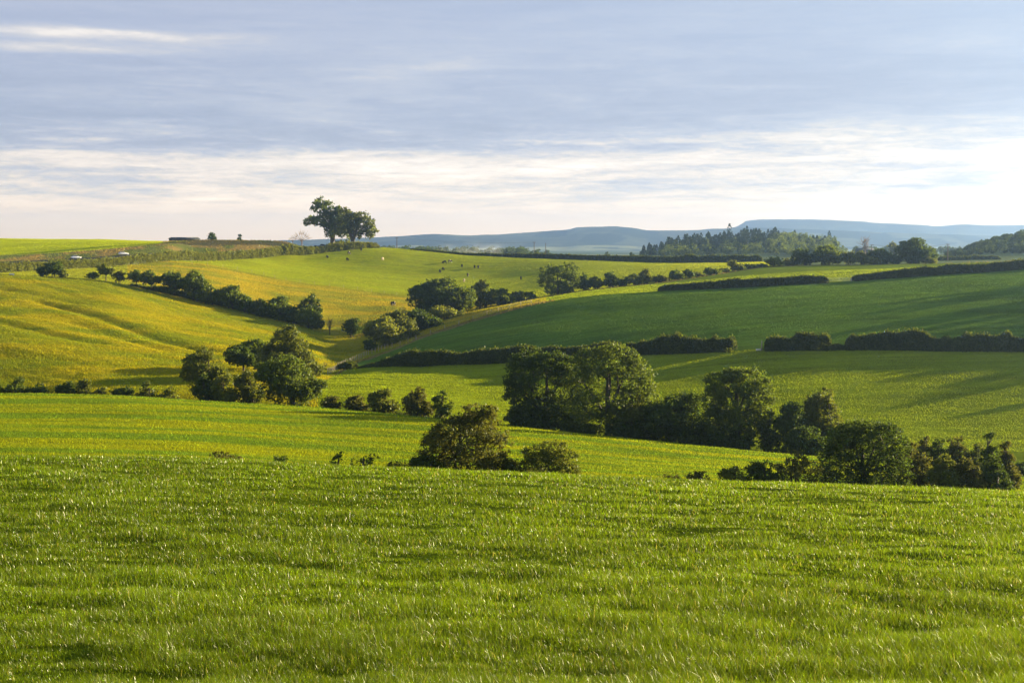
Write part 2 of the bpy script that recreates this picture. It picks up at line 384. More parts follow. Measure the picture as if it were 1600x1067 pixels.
base = np.array([0.089, 0.138, 0.002])*(0.55+0.9*r.random((len(X), 1)))*(0.75+0.5*big[:, None])
yel = (r.random(len(X)) < 0.035)[:, None]
base = np.where(yel, np.array([0.28, 0.26, 0.08])*(0.7+0.5*r.random((len(X), 1))), base)
blu = (r.random(len(X)) < 0.12)[:, None]
base = np.where(blu, base*np.array([0.8, 0.95, 1.8]), base)
tag(blades('grass', X, Y, Z, hg, wd, base, 0.55, 5), 'green grass sward of the foreground field', None, None, 'stuff')

def field_grass(n, y0, y1, e, hgt, seed, names, k=1.0, lean=0.5, wpx=0.65, t0=-0.48, t1=0.48):
    r = np.random.default_rng(seed)
    X, Y = sample_yt(n, y0, y1, t0, t1, e, r)
    c, fid = field_col(X, Y)
    ok = np.isin(fid, [FN.index(q) for q in names])
    X, Y, c = X[ok], Y[ok], c[ok]
    m = len(X); pn = fbm(X/6.0, Y/6.0, seed, 3)
    h = hgt*(0.5+0.9*r.random(m))*(0.5+pn)
    w = wpx*Y/1422.0*(0.6+0.8*r.random(m))
    return X, Y, height(X, Y)-0.02, h, w, c*k*(0.86+0.28*r.random((m, 1)))
def grass_obj(name, label, args, lean=0.5, seed=1):
    tag(blades(name, *args, lean, seed, 1), label, None, None, 'stuff')
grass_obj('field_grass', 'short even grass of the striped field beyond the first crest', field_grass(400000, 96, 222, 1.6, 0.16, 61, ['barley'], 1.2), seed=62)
grass_obj('field_grass', 'short grass of the two shaded fields on the right', field_grass(420000, 205, 470, 1.6, 0.16, 63, ['right_near', 'strip'], 1.22, t0=-0.16), seed=64)
grass_obj('field_grass', 'very short grass of the dark green slope at right', field_grass(190000, 290, 412, 1.6, 0.09, 163, ['right_far'], 1.15, t0=-0.1), seed=164)
grass_obj('pasture_grass', 'yellow flowering pasture grass on the left hillside', field_grass(420000, 225, 600, 1.6, 0.26, 65, ['hill_pasture', 'upper_pasture', 'meadow'], 1.12, t1=0.03), seed=66)
grass_obj('pasture_grass', 'grazed bright green grass of the cow pasture', field_grass(240000, 450, 800, 1.6, 0.16, 67, ['cow_pasture', 'crop'], 1.15), seed=68)
grass_obj('rough_grass', 'tall straw coloured grass on banks and field margins', field_grass(420000, 200, 720, 1.2, 0.5, 69, ['rough', 'bank', 'verge'], 1.0, wpx=0.8), seed=70)

# ------------------------------------------------------------------ foliage
def leaf_cloud(cent, out, size, r, flat=0.6):
    n = len(cent)
    nrm = out*flat + r.normal(size=(n, 3))*0.7; nrm /= np.linalg.norm(nrm, axis=1)[:, None] + 1e-9
    a = r.normal(size=(n, 3)); a -= nrm*(a*nrm).sum(1)[:, None]; a /= np.linalg.norm(a, axis=1)[:, None] + 1e-9
    b = np.cross(nrm, a)
    s = size*(0.6+0.8*r.random(n))[:, None]; q = (0.45+0.3*r.random(n))[:, None]
    V = np.stack([cent - a*s*0.5, cent + b*s*q*0.6 + a*s*0.05, cent + a*s*0.55, cent - b*s*q*0.6 + a*s*0.02], 1)
    V[:, 2] += nrm*s*0.12
    return V.reshape(-1, 3)
def leaf_mesh(name, V, rnd):
    n = len(V)//4
    return mesh_from(name, V, np.arange(n*4).reshape(n, 4), 4, False, {'rnd': ('FLOAT', np.repeat(rnd, 4))})
def crown_leaves(lobes, n, size, r, fill=0.62, live_f=0.88):
    L = np.array(lobes, float)
    wgt = (L[:, 3]*L[:, 4] + L[:, 4]*L[:, 5] + L[:, 3]*L[:, 5]); wgt /= wgt.sum()
    ntw = max(8, n//9)
    li = r.choice(len(L), ntw, p=wgt)
    NS = 60
    sd_ = r.normal(size=(len(L), NS, 3)); sd_[..., 2] += 0.12; sd_ /= np.linalg.norm(sd_, axis=2)[..., None]
    sr_ = fill + (0.98-fill)*np.sqrt(r.random((len(L), NS))); spk = r.random((len(L), NS)) < 0.10; sr_ = np.where(spk, sr_*1.18, sr_)
    live = r.integers(0, max(1, int(NS*live_f)), ntw)
    dS = sd_[li, live]; ctr = L[li, :3] + dS*L[li, 3:6]*sr_[li, live][:, None]
    d = r.normal(size=(ntw, 3)); d += dS*0.75; d[:, 2] += 0.35; d /= np.linalg.norm(d, axis=1)[:, None]
    rs = (0.15+0.13*((live*7919) % 13)/13.0)[:, None]
    tw = ctr + d*L[li, 3:6].mean(1)[:, None]*rs*(0.75+0.4*r.random((ntw, 1)))*np.array([[1.1, 1.1, 0.8]])
    k = 9; m = ntw*k
    sg = np.repeat(L[li, 3:6].mean(1)*0.045 + size*0.42, k)
    cent = np.repeat(tw, k, 0) + r.normal(size=(m, 3))*sg[:, None]*np.array([[1, 1, .75]])
    out = np.repeat(d*0.7+dS*0.5, k, 0)
    trnd = np.repeat(r.random(ntw), k)*0.6 + 0.4*r.random(m)
    ok = cent[:, 2] > 0.05
    return leaf_cloud(cent[ok], out[ok], size, r), trnd[ok]
def auto_lobes(W, H, zb, nl, r, spread=0.66, top=1.0, dep=0.9):
    rx, rz = W/2, (H-zb)/2; zc = (H+zb)/2
    sk = r.normal()*0.16*rx
    lob = [(0, 0, zc-rz*0.12, rx*0.60, rx*0.60*dep, rz*0.72), (sk*.5, 0, zb+rz*0.45, rx*0.70, rx*0.6*dep, rz*0.46)]
    n2 = int(nl*1.7)
    for i in range(n2):
        a = i*2.39996 + r.random()*0.9; zf = -0.85 + 1.75*((i*0.618+r.random()*0.3) % 1.0)
        rho = math.sqrt(max(0.08, 1-min(1, zf*zf)))*spread*(0.75+0.55*r.random())
        q = 0.17+0.21*r.random()
        lob.append((math.cos(a)*rho*rx+sk*max(0, zf), math.sin(a)*rho*rx*dep, zc+zf*rz*0.66, rx*q*1.1, rx*q, min(rx*q*0.85, rz*0.5)))
    lob.append((sk+rx*(r.random()-.5)*0.4, 0, H-rx*0.22*top, rx*0.30, rx*0.30, rx*0.24*top)); lob.append((sk-rx*(0.2+.2*r.random()), 0, H-rx*0.42*top, rx*0.30, rx*0.30, rx*0.22*top))
    lob.append((-rx*0.74, 0, zb+rz*(0.5+0.6*r.random()), rx*0.26, rx*0.26, rz*0.27)); lob.append((rx*0.74, 0, zb+rz*(0.5+0.6*r.random()), rx*0.26, rx*0.26, rz*0.27))
    return lob
def tube(pts, rads, ns=6):
    V, Q = [], []
    pts = [np.array(p, float) for p in pts]
    for i, p in enumerate(pts):
        t = pts[min(i+1, len(pts)-1)] - pts[max(i-1, 0)]; t /= np.linalg.norm(t)+1e-9
        a = np.cross(t, [0.13, 0.97, 0.2]); a /= np.linalg.norm(a); b = np.cross(t, a)
        for j in range(ns):
            g = 2*math.pi*j/ns; V.append(p + (a*math.cos(g)+b*math.sin(g))*rads[i])
    for i in range(len(pts)-1):
        for j in range(ns):
            k = (j+1) % ns; Q.append((i*ns+j, i*ns+k, (i+1)*ns+k, (i+1)*ns+j))
    return np.array(V), np.array(Q)
def join(parts):
    V, Q, o = [], [], 0
    for v, q in parts: V.append(v); Q.append(q+o); o += len(v)
    return np.concatenate(V), np.concatenate(Q)
def limb_parts(lobes, H, zb, r, W, multi=1, forks=None, thick=1.0):
    parts = []; rt = thick*max(0.07, 0.028*H + 0.008*W)
    if forks is None:
        forks = []
        for s in range(multi):
            bx = (s-(multi-1)/2)*W*0.12
            forks.append((bx, 0.0, r.normal()*0.04*W, r.normal()*0.04*W))
    for bx, by, tx, ty in forks:
        zt = zb*0.4 + H*0.45
        trunk = [(bx, by, -0.5), (bx*1.02, by, zt*0.25), (bx+(tx-bx)*0.4, by+(ty-by)*0.4, zt*0.6), (tx, ty, zt), ((tx*.7), ty*.7, H*0.8)]
        parts.append(tube(trunk, [rt*1.25, rt, rt*0.85, rt*0.65, rt*0.2]))
    for i, l in enumerate(lobes[1:]):
        f = forks[i % len(forks)]
        s = np.array([f[0]+(f[2]-f[0])*0.5, f[1]+(f[3]-f[1])*0.5, (zb*0.4+H*0.45)*(0.45+0.5*r.random())]); e = np.array(l[:3])
        mid = s*0.5+e*0.5 + r.normal(size=3)*0.03*H
        parts.append(tube([s, mid, e], [rt*0.5, rt*0.33, rt*0.1], 5))
        for q in range(3):
            d = r.normal(size=3); d /= np.linalg.norm(d); e2 = e + d*np.array(l[3:6])*0.85
            parts.append(tube([mid*0.35+e*0.65, e2], [rt*0.16, rt*0.04], 4))
    return parts
TREES = []
def tree(name, u, vtop, w, Y, mat, label, group=None, cat='tree', zb=0.2, nl=9, seed=None, lobes=None, k=6.5, fill=0.62, multi=1, dep=0.9, base=None, forks=None, leafpx=2.0, thick=1.0, live=0.88):
    seed = seed if seed is not None else len(TREES)*17+5
    r = np.random.default_rng(seed)
    X = unproject(u, vtop, Y)[0]; z = hz(X, Y) if base is None else base
    H = max(0.8, unproject(u, vtop, Y)[2] - z); W = w*Y/F; px = Y/F
    root = empty(name, (X, Y, z)); tag(root, label, cat, group)
    size = max(0.10, leafpx*Y/1422.0)
    if lobes is None:
        L = auto_lobes(W, H, zb*H, nl, r, dep=dep)
    else:   # lobes in photo pixels: du from u, v of centre, half width, half height
        L = []
        for (du, v, rw, rh) in lobes:
            zc = unproject(u, v, Y)[2] - z
            L.append((du*px, r.normal()*rw*px*0.25, zc, rw*px, rw*px*dep, rh*px))
    area = sum(l[3]*l[5]*3.14 for l in L)*0.62
    n = int(min(26000, max(350, k*area/(size*size*0.33))))
    V, rnd = crown_leaves(L, n, size, r, fill, live)
    link('crown', leaf_mesh('crown', V, rnd), M[mat], root)
    v, q = join(limb_parts(L, H, zb*H, r, W, multi, forks, thick))
    link('trunk' if multi == 1 else 'stems', mesh_from('trunk', v, q, 4, True), M['bark'], root)
    TREES.append(root); return root

exec_trees = True
# --- hollow behind the striped field, left
g = 'trees clustered in the hollow left of centre'
tree('broadleaf_tree', 324, 545, 80, 240, 'leaf_olive', 'rounded pale olive tree at the left end of the hollow tree clump', g, zb=.12)
tree('broadleaf_tree', 380, 540, 56, 280, 'leaf_dark', 'dark tree behind, between the rounded olive tree and the tallest of the clump', g, zb=.15)
tree('broadleaf_tree', 398, 531, 52, 284, 'leaf_mid', 'mid green tree with small leafy spur, just left of the tallest hollow tree', g, zb=.2)
tree('broadleaf_tree', 446, 511, 88, 274, 'leaf_olive', 'tallest tree of the hollow clump with narrow pointed top', g, zb=.15, k=7,
     lobes=[(0,575,38,40),(2,530,17,18),(-8,548,24,22),(14,552,22,24),(-24,566,22,24),(30,575,22,26),(6,522,8,10),(-30,590,20,26),(22,598,24,26)])
tree('broadleaf_tree', 457, 556, 104, 224, 'leaf_mid', 'spreading tree with trunk showing, front right of the hollow clump', g, zb=.10, nl=12, k=5.5, thick=1.5)
tree('shrub', 346, 583, 56, 227, 'leaf_yellow', 'yellow green shrub in front of the rounded olive tree', 'shrubs in the hollow', 'shrub', zb=.05, multi=3)
tree('shrub', 320, 586, 34, 226, 'leaf_dark', 'small dark shrub with thin stem under the rounded olive tree', 'shrubs in the hollow', 'shrub', zb=.25)
tree('shrub', 390, 578, 46, 227, 'leaf_olive', 'olive shrub left of the spreading tree with visible trunk', 'shrubs in the hollow', 'shrub', zb=.05, multi=3)
g = 'bushes along the lower edge of the yellow hillside'
for i, (u, vt, w, mt, lb) in enumerate([
  (-8, 588, 40, 'leaf_mid', 'dark green bush cut by the left edge below the yellow hillside'),
  (24, 590, 42, 'leaf_mid', 'rounded bush second from left edge below the yellow hillside'),
  (62, 600, 48, 'leaf_dark', 'low dark bush between two higher bushes at the hillside foot'),
  (106, 597, 44, 'leaf_dark', 'dark bush touching a taller olive bush below the hillside'),
  (134, 593, 36, 'leaf_olive', 'taller olive bush in the middle of the row below the hillside'),
  (158, 602, 30, 'leaf_olive', 'small olive bush ending the left run of hillside foot bushes'),
  (197, 604, 50, 'leaf_dark', 'very low dark bush in front of the tree shadow on the hillside'),
  (233, 597, 30, 'leaf_olive', 'spiky thin bush in front of the tree shadow on the hillside'),
  (268, 606, 40, 'leaf_olive', 'lowest straggling bush beside the rounded olive tree')]):
    tree('bush', u, vt, w, 226, mt, lb, g, 'bush', zb=.03, multi=3, nl=7)
g = 'bushes along the far edge of the striped field'
tree('bush', 518, 619, 30, 206, 'leaf_brown', 'smallest brown green bush at the striped field edge, beside the spreading tree', g, 'bush', zb=.03, multi=3)
tree('bush', 556, 618, 38, 206, 'leaf_brown', 'low wide bush second from left along the striped field edge', g, 'bush', zb=.03, multi=3)
tree('bush', 597, 606, 46, 205, 'leaf_olive', 'loose olive bush with ragged top in the middle of the edge bushes', g, 'bush', zb=.03, multi=3)
tree('bush', 654, 607, 48, 202, 'leaf_brown', 'round brownish bush with smooth dome top at the striped field edge', g, 'bush', zb=.03, multi=4, nl=12)
tree('bush', 691, 611, 32, 200, 'leaf_mid', 'upright two tone bush right of the round brownish bush', g, 'bush', zb=.03, multi=3, fill=.5)
# --- the dark line of trees in the middle
g = 'tall trees in the dark line beyond the striped field'
tree('broadleaf_tree', 848, 549, 112, 202, 'leaf_dark', 'big dark tree with broad dome, left of the two largest trees', g, zb=.06, live=1.0, nl=14, seed=5, k=9, fill=.7,
     lobes=[(0,605,48,50),(-30,578,26,26),(5,570,34,20),(34,580,26,26),(-44,607,14,10),(-36,625,22,30),(36,628,24,36),(0,646,46,26),(-18,560,16,10),(22,562,18,11),(-54,600,7,6)])
tree('broadleaf_tree', 952, 541, 140, 198, 'leaf_mid', 'largest tree of all, lighter green, right of the big dark dome', g, zb=.08, live=1.0, nl=16, seed=8, k=9, fill=.7,
     lobes=[(0,615,58,55),(-28,568,30,24),(10,560,34,20),(36,590,30,30),(54,610,18,24),(-46,590,22,32),(58,635,22,28),(-40,640,30,28),(10,662,52,28),(0,550,18,9),(26,556,14,9)])
tree('broadleaf_tree', 985, 600, 60, 194, 'leaf_olive', 'lighter low tree in front of the largest tree at its right', g, zb=.06, live=1.0)
tree('broadleaf_tree', 1048, 615, 112, 193, 'leaf_dark', 'low dark spreading tree between the largest tree and the lone round tree', g, zb=.04, live=1.0, nl=12, k=6)
tree('broadleaf_tree', 1153, 577, 108, 190, 'leaf_mid', 'round headed tree with short trunk standing right of the dark spreading tree', g, zb=.14, live=1.0, nl=14, k=9, fill=.7, thick=1.4,
     lobes=[(0,628,40,44),(-22,600,28,20),(14,596,34,18),(36,620,20,26),(-36,625,18,24),(4,664,40,24),(28,660,24,24),(-30,660,22,22),(0,585,20,8)])
tree('shrub', 1112, 655, 34, 192, 'leaf_olive', 'light olive shrub tucked between the dark spreading tree and round headed tree', 'shrubs under the dark tree line', 'shrub', zb=.05, multi=3)
tree('shrub', 1200, 640, 36, 189, 'leaf_mid', 'narrow shrub filling the gap right of the round headed tree', 'shrubs under the dark tree line', 'shrub', zb=.05, multi=3)
tree('broadleaf_tree', 1240, 628, 68, 187, 'leaf_dark', 'dark rounded tree left of the pale green tree on the right', g, zb=.05, nl=11)
tree('broadleaf_tree', 1292, 608, 84, 190, 'leaf_olive', 'pale green tree lit from the right behind the black round tree', g, zb=.04, nl=18, live=1.0, k=9)
tree('shrub', 1262, 668, 70, 182, 'leaf_dark', 'dark low shrub under the pale green tree at right', 'shrubs under the dark tree line', 'shrub', zb=.03, multi=3)
for u, vt, w, Y, mt, lb in [(830, 640, 80, 200, 'leaf_dark', 'dark undergrowth bush at the foot of the big dark dome'), (905, 650, 70, 198, 'leaf_mid', 'undergrowth bush between the two largest trees'),
   (985, 655, 84, 194, 'leaf_dark', 'dark undergrowth bush at the right foot of the largest tree'), (1140, 668, 70, 189, 'leaf_dark', 'undergrowth bush hiding the trunk of the round headed tree'), (1085, 662, 50, 191, 'leaf_mid', 'undergrowth bush right of the low dark spreading tree')]:
    tree('shrub', u, vt, w, Y, mt, lb, 'shrubs under the dark tree line', 'shrub', zb=.0, multi=3, nl=9, k=8)
# --- just behind the first crest
g = 'bushes rising behind the nearest crest'
tree('hawthorn', 722, 634, 160, 103, 'leaf_brown', 'large open hawthorn with branches showing, near the centre', 'hawthorns behind the nearest crest', 'tree', zb=.02, multi=4, k=5.5, fill=.5, live=1.0, leafpx=2.2, thick=.6,
     lobes=[(0,705,62,46),(24,648,26,14),(40,640,14,7),(-16,668,26,16),(22,668,38,20),(-40,700,26,24),(46,698,28,28),(0,740,70,30),(-60,724,22,14),(66,735,20,20),(-76,733,16,8),(-4,656,14,9)])
tree('hawthorn', 856, 691, 92, 103, 'leaf_olive', 'smaller open hawthorn right of the large central hawthorn', 'hawthorns behind the nearest crest', 'tree', zb=.02, multi=3, k=5.5, fill=.5, live=1.0, thick=.6,
     lobes=[(0,735,34,30),(-18,712,22,14),(6,704,24,12),(26,718,20,18),(-30,735,16,20),(40,738,12,12),(10,750,40,16)])
tree('bush', 668, 712, 56, 101, 'leaf_dark', 'dark low skirt bush at the left foot of the large central hawthorn', g, 'bush', zb=.02, multi=3, k=4)
tree('bush', 804, 716, 40, 103, 'leaf_olive', 'small bush filling the gap between the two hawthorns', g, 'bush', zb=.02, multi=3, k=4)
tree('bush', 350, 711, 50, 99, 'leaf_brown', 'sparse twiggy bush tip poking over the crest, furthest left', g, 'bush', zb=.02, multi=3, k=2.4)
tree('bush', 439, 713, 28, 98, 'leaf_dark', 'small compact bush tip alone above the crest', g, 'bush', zb=.02, multi=2, k=3)
tree('bush', 528, 706, 22, 98, 'leaf_dark', 'upright leaning sprig above the crest, left of the wide windswept one', g, 'bush', zb=.02, multi=2, k=3,
     lobes=[(-3,722,7,10),(3,714,5,7),(-6,730,8,8)])
tree('bush', 568, 709, 50, 98, 'leaf_dark', 'wide windswept sprig above the crest with gaps of field showing', g, 'bush', zb=.02, multi=2, k=2.6,
     lobes=[(-14,722,8,7),(4,719,9,7),(16,714,7,4),(-2,728,20,6)])
tree('bush', 622, 727, 40, 99, 'leaf_brown', 'barely visible low twigs on the crest left of the skirt bush', g, 'bush', zb=.02, multi=2, k=2)
tree('bush', 1052, 741, 40, 100, 'leaf_brown', 'thin low twigs on the crest at the left end of the right hand bushes', g, 'bush', zb=.02, multi=2, k=2.2)
tree('bush', 1090, 738, 44, 101, 'leaf_brown', 'flat low brown bush on the crest beside thin twigs', g, 'bush', zb=.02, multi=2, k=3)
tree('bush', 1148, 729, 52, 102, 'leaf_olive', 'low olive bush at the left of the dense run on the crest', g, 'bush', zb=.02, multi=3, k=4.5)
tree('bush', 1190, 721, 66, 103, 'leaf_dark', 'darker middle bush in the run left of the spiky topped bush', g, 'bush', zb=.02, multi=3, k=4.5)
tree('bush', 1244, 701, 74, 104, 'leaf_brown', 'spiky topped brown green bush beside the black round tree', g, 'bush', zb=.02, multi=3, k=4,
     lobes=[(0,745,32,26),(0,720,16,14),(4,706,6,7),(-18,735,18,14),(20,735,18,16)])
tree('broadleaf_tree', 1352, 659, 142, 108, 'leaf_dark', 'black green round tree on the crest, biggest of the right foreground', None, zb=.03, live=1.0, nl=14, k=9, fill=.7, seed=3,
     lobes=[(0,725,56,52),(-36,690,28,24),(0,682,40,22),(36,688,28,22),(54,715,18,30),(-54,725,16,30),(30,740,40,30),(-30,745,36,26),(-20,668,22,8),(30,667,20,7)])
g = 'bushes right of the black round tree'
tree('bush', 1436, 694, 72, 110, 'leaf_brown', 'brown olive bush touching the right side of the black round tree', g, 'bush', zb=.02, multi=3)
tree('bush', 1476, 712, 62, 106, 'leaf_olive', 'olive bush with rounded shoulder in front, third right of the black tree', g, 'bush', zb=.02, multi=3)
tree('bush', 1524, 716, 54, 106, 'leaf_brown', 'low two tone bush left of the tall narrow bush at far right', g, 'bush', zb=.02, multi=3)
tree('bush', 1560, 712, 48, 106, 'leaf_dark', 'dark upright bush ending the row at far right', g, 'bush', zb=.02, multi=3)
tree('tall_bush', 1550, 676, 34, 118, 'leaf_mid', 'tall narrow bush rising above the far right row', g, 'bush', zb=.02, multi=2, nl=16, live=1.0, k=9, fill=.45)
tree('bush', 1576, 690, 40, 118, 'leaf_brown', 'thin brownish bush right behind the tall narrow bush', g, 'bush', zb=.02, multi=2, nl=14, live=1.0, k=8, fill=.45)
for u, vt, w, mt, lb in [(1446, 682, 40, 'leaf_brown', 'thin topped bush behind the brown olive bush'), (1470, 686, 44, 'leaf_dark', 'dark bush in the rear row at right, second from its left'),
   (1500, 682, 40, 'leaf_brown', 'brown bush in the middle of the rear row at right'), (1525, 693, 40, 'leaf_olive', 'low olive bush in the rear row beside the tall narrow bush')]:
    tree('bush', u, vt, w, 140, mt, lb, 'bushes in the rear row at right', 'bush', zb=.02, multi=3, k=5)
tree('bush', 1606, 722, 50, 165, 'leaf_dark', 'dark bush cut by the right edge beyond the far right row', 'bushes in the rear row at right', 'bush', zb=.02, multi=3)
# --- hedgerow down the valley on the left
g = 'trees of the hedgerow descending the left valley'
for u, vt, w, Y, mt, zb, lb, kk in [
  (66, 417, 18, 440, 'leaf_dark', .1, 'little dark bush left of the first round tree by the cattle trough', 'bush'),
  (83, 410, 30, 440, 'leaf_dark', .15, 'first round dark tree of the left hedgerow, under the road hedge', 'tree'),
  (97, 423, 14, 440, 'leaf_olive', .05, 'tiny bush at the right foot of the first round dark tree', 'bush'),
  (146, 426, 22, 442, 'leaf_dark', .1, 'low dark bush leaning against a small stemmed tree', 'bush'),
  (165, 413, 26, 442, 'leaf_olive', .42, 'small tree on a clear thin stem below the white car on the right', 'tree'),
  (186, 424, 18, 442, 'leaf_brown', .1, 'thin brown sapling between the stemmed tree and longer hedgerow', 'bush'),
  (213, 423, 26, 443, 'leaf_mid', .3, 'leaning flat topped tree starting the long hedgerow', 'tree'),
  (236, 425, 32, 443, 'leaf_mid', .3, 'open flat topped tree with stems visible, second of the long hedgerow', 'tree'),
  (272, 425, 42, 443, 'leaf_dark', .25, 'dark tree with visible trunks in the middle of the left hedgerow', 'tree'),
  (304, 424, 48, 443, 'leaf_mid', .2, 'highest broad tree of the left hedgerow', 'tree'),
  (328, 446, 46, 441, 'leaf_mid', .08, 'grey green tree below the highest hedgerow tree', 'tree'),
  (360, 446, 50, 441, 'leaf_mid', .08, 'grey green tree with twin tops halfway down the hedgerow', 'tree'),
  (384, 462, 36, 440, 'leaf_dark', .06, 'shorter dark tree after the twin topped one', 'tree'),
  (408, 468, 38, 438, 'leaf_dark', .06, 'dark bushy tree before the flat domed tree', 'tree'),
  (438, 463, 44, 437, 'leaf_mid', .08, 'flat domed tree near the lower end of the hedgerow', 'tree'),
  (460, 480, 36, 436, 'leaf_dark', .04, 'low dark tree in the dip before the last hedgerow tree', 'tree'),
  (484, 460, 36, 436, 'leaf_dark', .1, 'last tree of the left hedgerow, narrow with a sunlit gap', 'tree'),
  (484, 482, 44, 431, 'leaf_mid', .04, 'skirt bush around the last hedgerow tree', 'bush'),
  (550, 498, 29, 420, 'leaf_dark', .18, 'single small dark round tree alone in the valley bottom', 'tree'),
  (574, 516, 14, 425, 'leaf_dark', .05, 'small bush between the single dark tree and the yellow green pair', 'bush')]:
    tree('small_tree' if kk == 'tree' else 'bush', u, vt, w, Y, mt, lb, g, kk, zb=zb, nl=8, thick=0.9, multi=1 if zb > .2 else 2)
# --- centre clumps
g = 'trees of the central valley clumps'
tree('small_tree', 601, 496, 62, 385, 'leaf_yellow', 'sunlit yellow green tree with round face above the post fence', g, zb=.06, nl=11)
tree('small_tree', 624, 482, 50, 396, 'leaf_olive', 'taller olive tree behind the round yellow green tree', g, zb=.1, nl=9)
tree('bush', 580, 530, 20, 378, 'leaf_dark', 'dark bush at the left foot of the round yellow green tree', 'bushes of the central valley', 'bush', zb=.03, multi=2)
tree('bush', 642, 505, 26, 388, 'leaf_yellow', 'pale bush at the right of the yellow green pair', 'bushes of the central valley', 'bush', zb=.03, multi=2)
tree('bush', 661, 485, 56, 402, 'leaf_dark', 'smooth clipped looking dome bush below the big central tree', 'bushes of the central valley', 'bush', zb=.03, multi=3, nl=12, fill=.75)
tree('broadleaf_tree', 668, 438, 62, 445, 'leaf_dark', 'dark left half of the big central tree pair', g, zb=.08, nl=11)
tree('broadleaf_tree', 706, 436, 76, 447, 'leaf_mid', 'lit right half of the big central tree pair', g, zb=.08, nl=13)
tree('bush', 700, 480, 50, 428, 'leaf_yellow', 'bright low bush under the lit central tree', 'bushes of the central valley', 'bush', zb=.03, multi=3)
tree('small_tree', 750, 439, 46, 456, 'leaf_olive', 'grey olive tree just right of the big central pair', g, zb=.06)
tree('small_tree', 782, 453, 44, 458, 'leaf_mid', 'rounded tree second right of the big central pair', g, zb=.05)
tree('bush', 812, 457, 36, 462, 'leaf_olive', 'smaller bush third right of the big central pair', 'bushes of the central valley', 'bush', zb=.04, multi=2)
tree('bush', 828, 456, 22, 464, 'leaf_mid', 'last small bush before the two headed tree', 'bushes of the central valley', 'bush', zb=.04, multi=2)
tree('small_tree', 872, 413, 62, 472, 'leaf_mid', 'two headed dense tree standing alone above the green slope', g, zb=.06, nl=12, seed=21,
     lobes=[(0,442,26,22),(-14,428,15,11),(14,424,18,12),(-20,440,9,9),(22,436,10,12),(0,452,18,12)])
g = 'bushes in the field boundary running right from the two headed tree'
BR = [(913,428,25,'leaf_dark','first bush right of the two headed tree, dark and dense'),(932,432,20,'leaf_olive','slim pale bush second right of the two headed tree'),
 (955,425,28,'leaf_dark','third boundary bush, rounded with a lopsided top'),(972,436,18,'leaf_dark','low fourth boundary bush beside the lopsided one'),
 (992,430,28,'leaf_olive','fifth boundary bush, wide and olive'),(1008,420,22,'leaf_olive','pointed sixth boundary bush'),(1034,432,30,'leaf_brown','very low brown stretch of boundary bush'),
 (1057,423,22,'leaf_dark','dark bush starting the right run of the boundary'),(1075,421,20,'leaf_dark','twin of small dark tops right of the very low stretch'),
 (1092,426,22,'leaf_olive','low olive bush in the right boundary run'),(1112,420,26,'leaf_mid','rounded green bush above the left end of the nearer dark hedge'),
 (1131,420,18,'leaf_olive','small bush left of the taller boundary tree'),(1149,407,22,'leaf_olive','taller boundary tree in front of the far hedge'),
 (1172,413,22,'leaf_olive','pale bush right of the taller boundary tree'),(1190,415,22,'leaf_dark','dark round bush second right of the taller boundary tree'),
 (1211,402,28,'leaf_mid','leafy tree before the big dark pair in the far row')]
for u, vt, w, mt, lb in BR:
    tree('bush', u, vt, w, float(np.interp((u-CX)/F, *VHEDGE))+2, mt, lb, g, 'bush', zb=.04, multi=2, nl=7)
g = 'trees in the far row on the right'
for u, vt, w, Y, mt, lb in [(1232,408,18,530,'leaf_brown','low brown bush between the leafy tree and the dark domed tree'),(1258,390,42,530,'leaf_dark','dark domed tree left of the pair in the far row'),
 (1296,385,48,532,'leaf_mid','taller half lit tree of the pair in the far row'),(1328,394,24,532,'leaf_olive','slim tree right of the half lit tree'),
 (1348,394,26,532,'leaf_olive','slightly wider olive tree in the middle of the far row'),(1376,389,36,532,'leaf_dark','dark rounded tree left of the largest dome'),
 (1398,398,22,534,'leaf_dark','gap filling bush left of the largest dome'),(1432,374,64,534,'leaf_dark','largest dense dome of the far row on the right'),
 (1453,402,20,530,'leaf_yellow','small sunlit bush at the right foot of the largest dome'),
 (1240,404,30,536,'leaf_olive','half hidden bush behind the dark domed tree'),(1364,402,26,528,'leaf_olive','little bush before the dark rounded tree')]:
    tree('small_tree' if w > 30 else 'bush', u, vt, w, Y, mt, lb, g, 'tree' if w > 30 else 'bush', zb=.05, multi=1 if w > 30 else 2, nl=11)
# --- skyline
tree('skyline_tree', 519, 310, 74, 715, 'leaf_mid', 'taller leaning skyline tree with an open bough reaching left', 'pair of big trees on the skyline', 'tree', k=7.5, fill=.5, live=1.0, thick=1.3, leafpx=1.8, forks=[(0,0,-1.2,0),(0,0,2,0)],
     lobes=[(-18,318,11,7),(-9,323,12,8),(-27,326,7,4),(-14,333,9,5),(-34,345,10,6),(-20,346,13,7),(-8,339,10,8),(-40,349,6,3),(4,339,10,10),(8,330,9,8),(6,352,12,13),(14,344,14,14),(-2,362,9,10),(20,358,12,12),(-12,352,6,4)])
tree('skyline_tree', 551, 326, 62, 708, 'leaf_olive', 'rounder skyline tree on the right with a forked trunk', 'pair of big trees on the skyline', 'tree', k=7.5, fill=.5, live=1.0, thick=1.4, leafpx=1.8, forks=[(0,0,-3,0),(0,0,2.5,0)],
     lobes=[(-12,334,10,9),(-4,342,12,10),(-14,350,12,11),(12,338,11,6),(22,346,11,8),(26,356,9,9),(14,352,9,8),(18,366,12,7),(30,364,7,5),(-2,356,10,8),(-18,362,10,8),(4,346,9,8)])
tree('conifer', 331, 362, 12, 770, 'leaf_dark', 'small dark tree on the skyline beside the long low barn', None, 'tree', zb=.05)
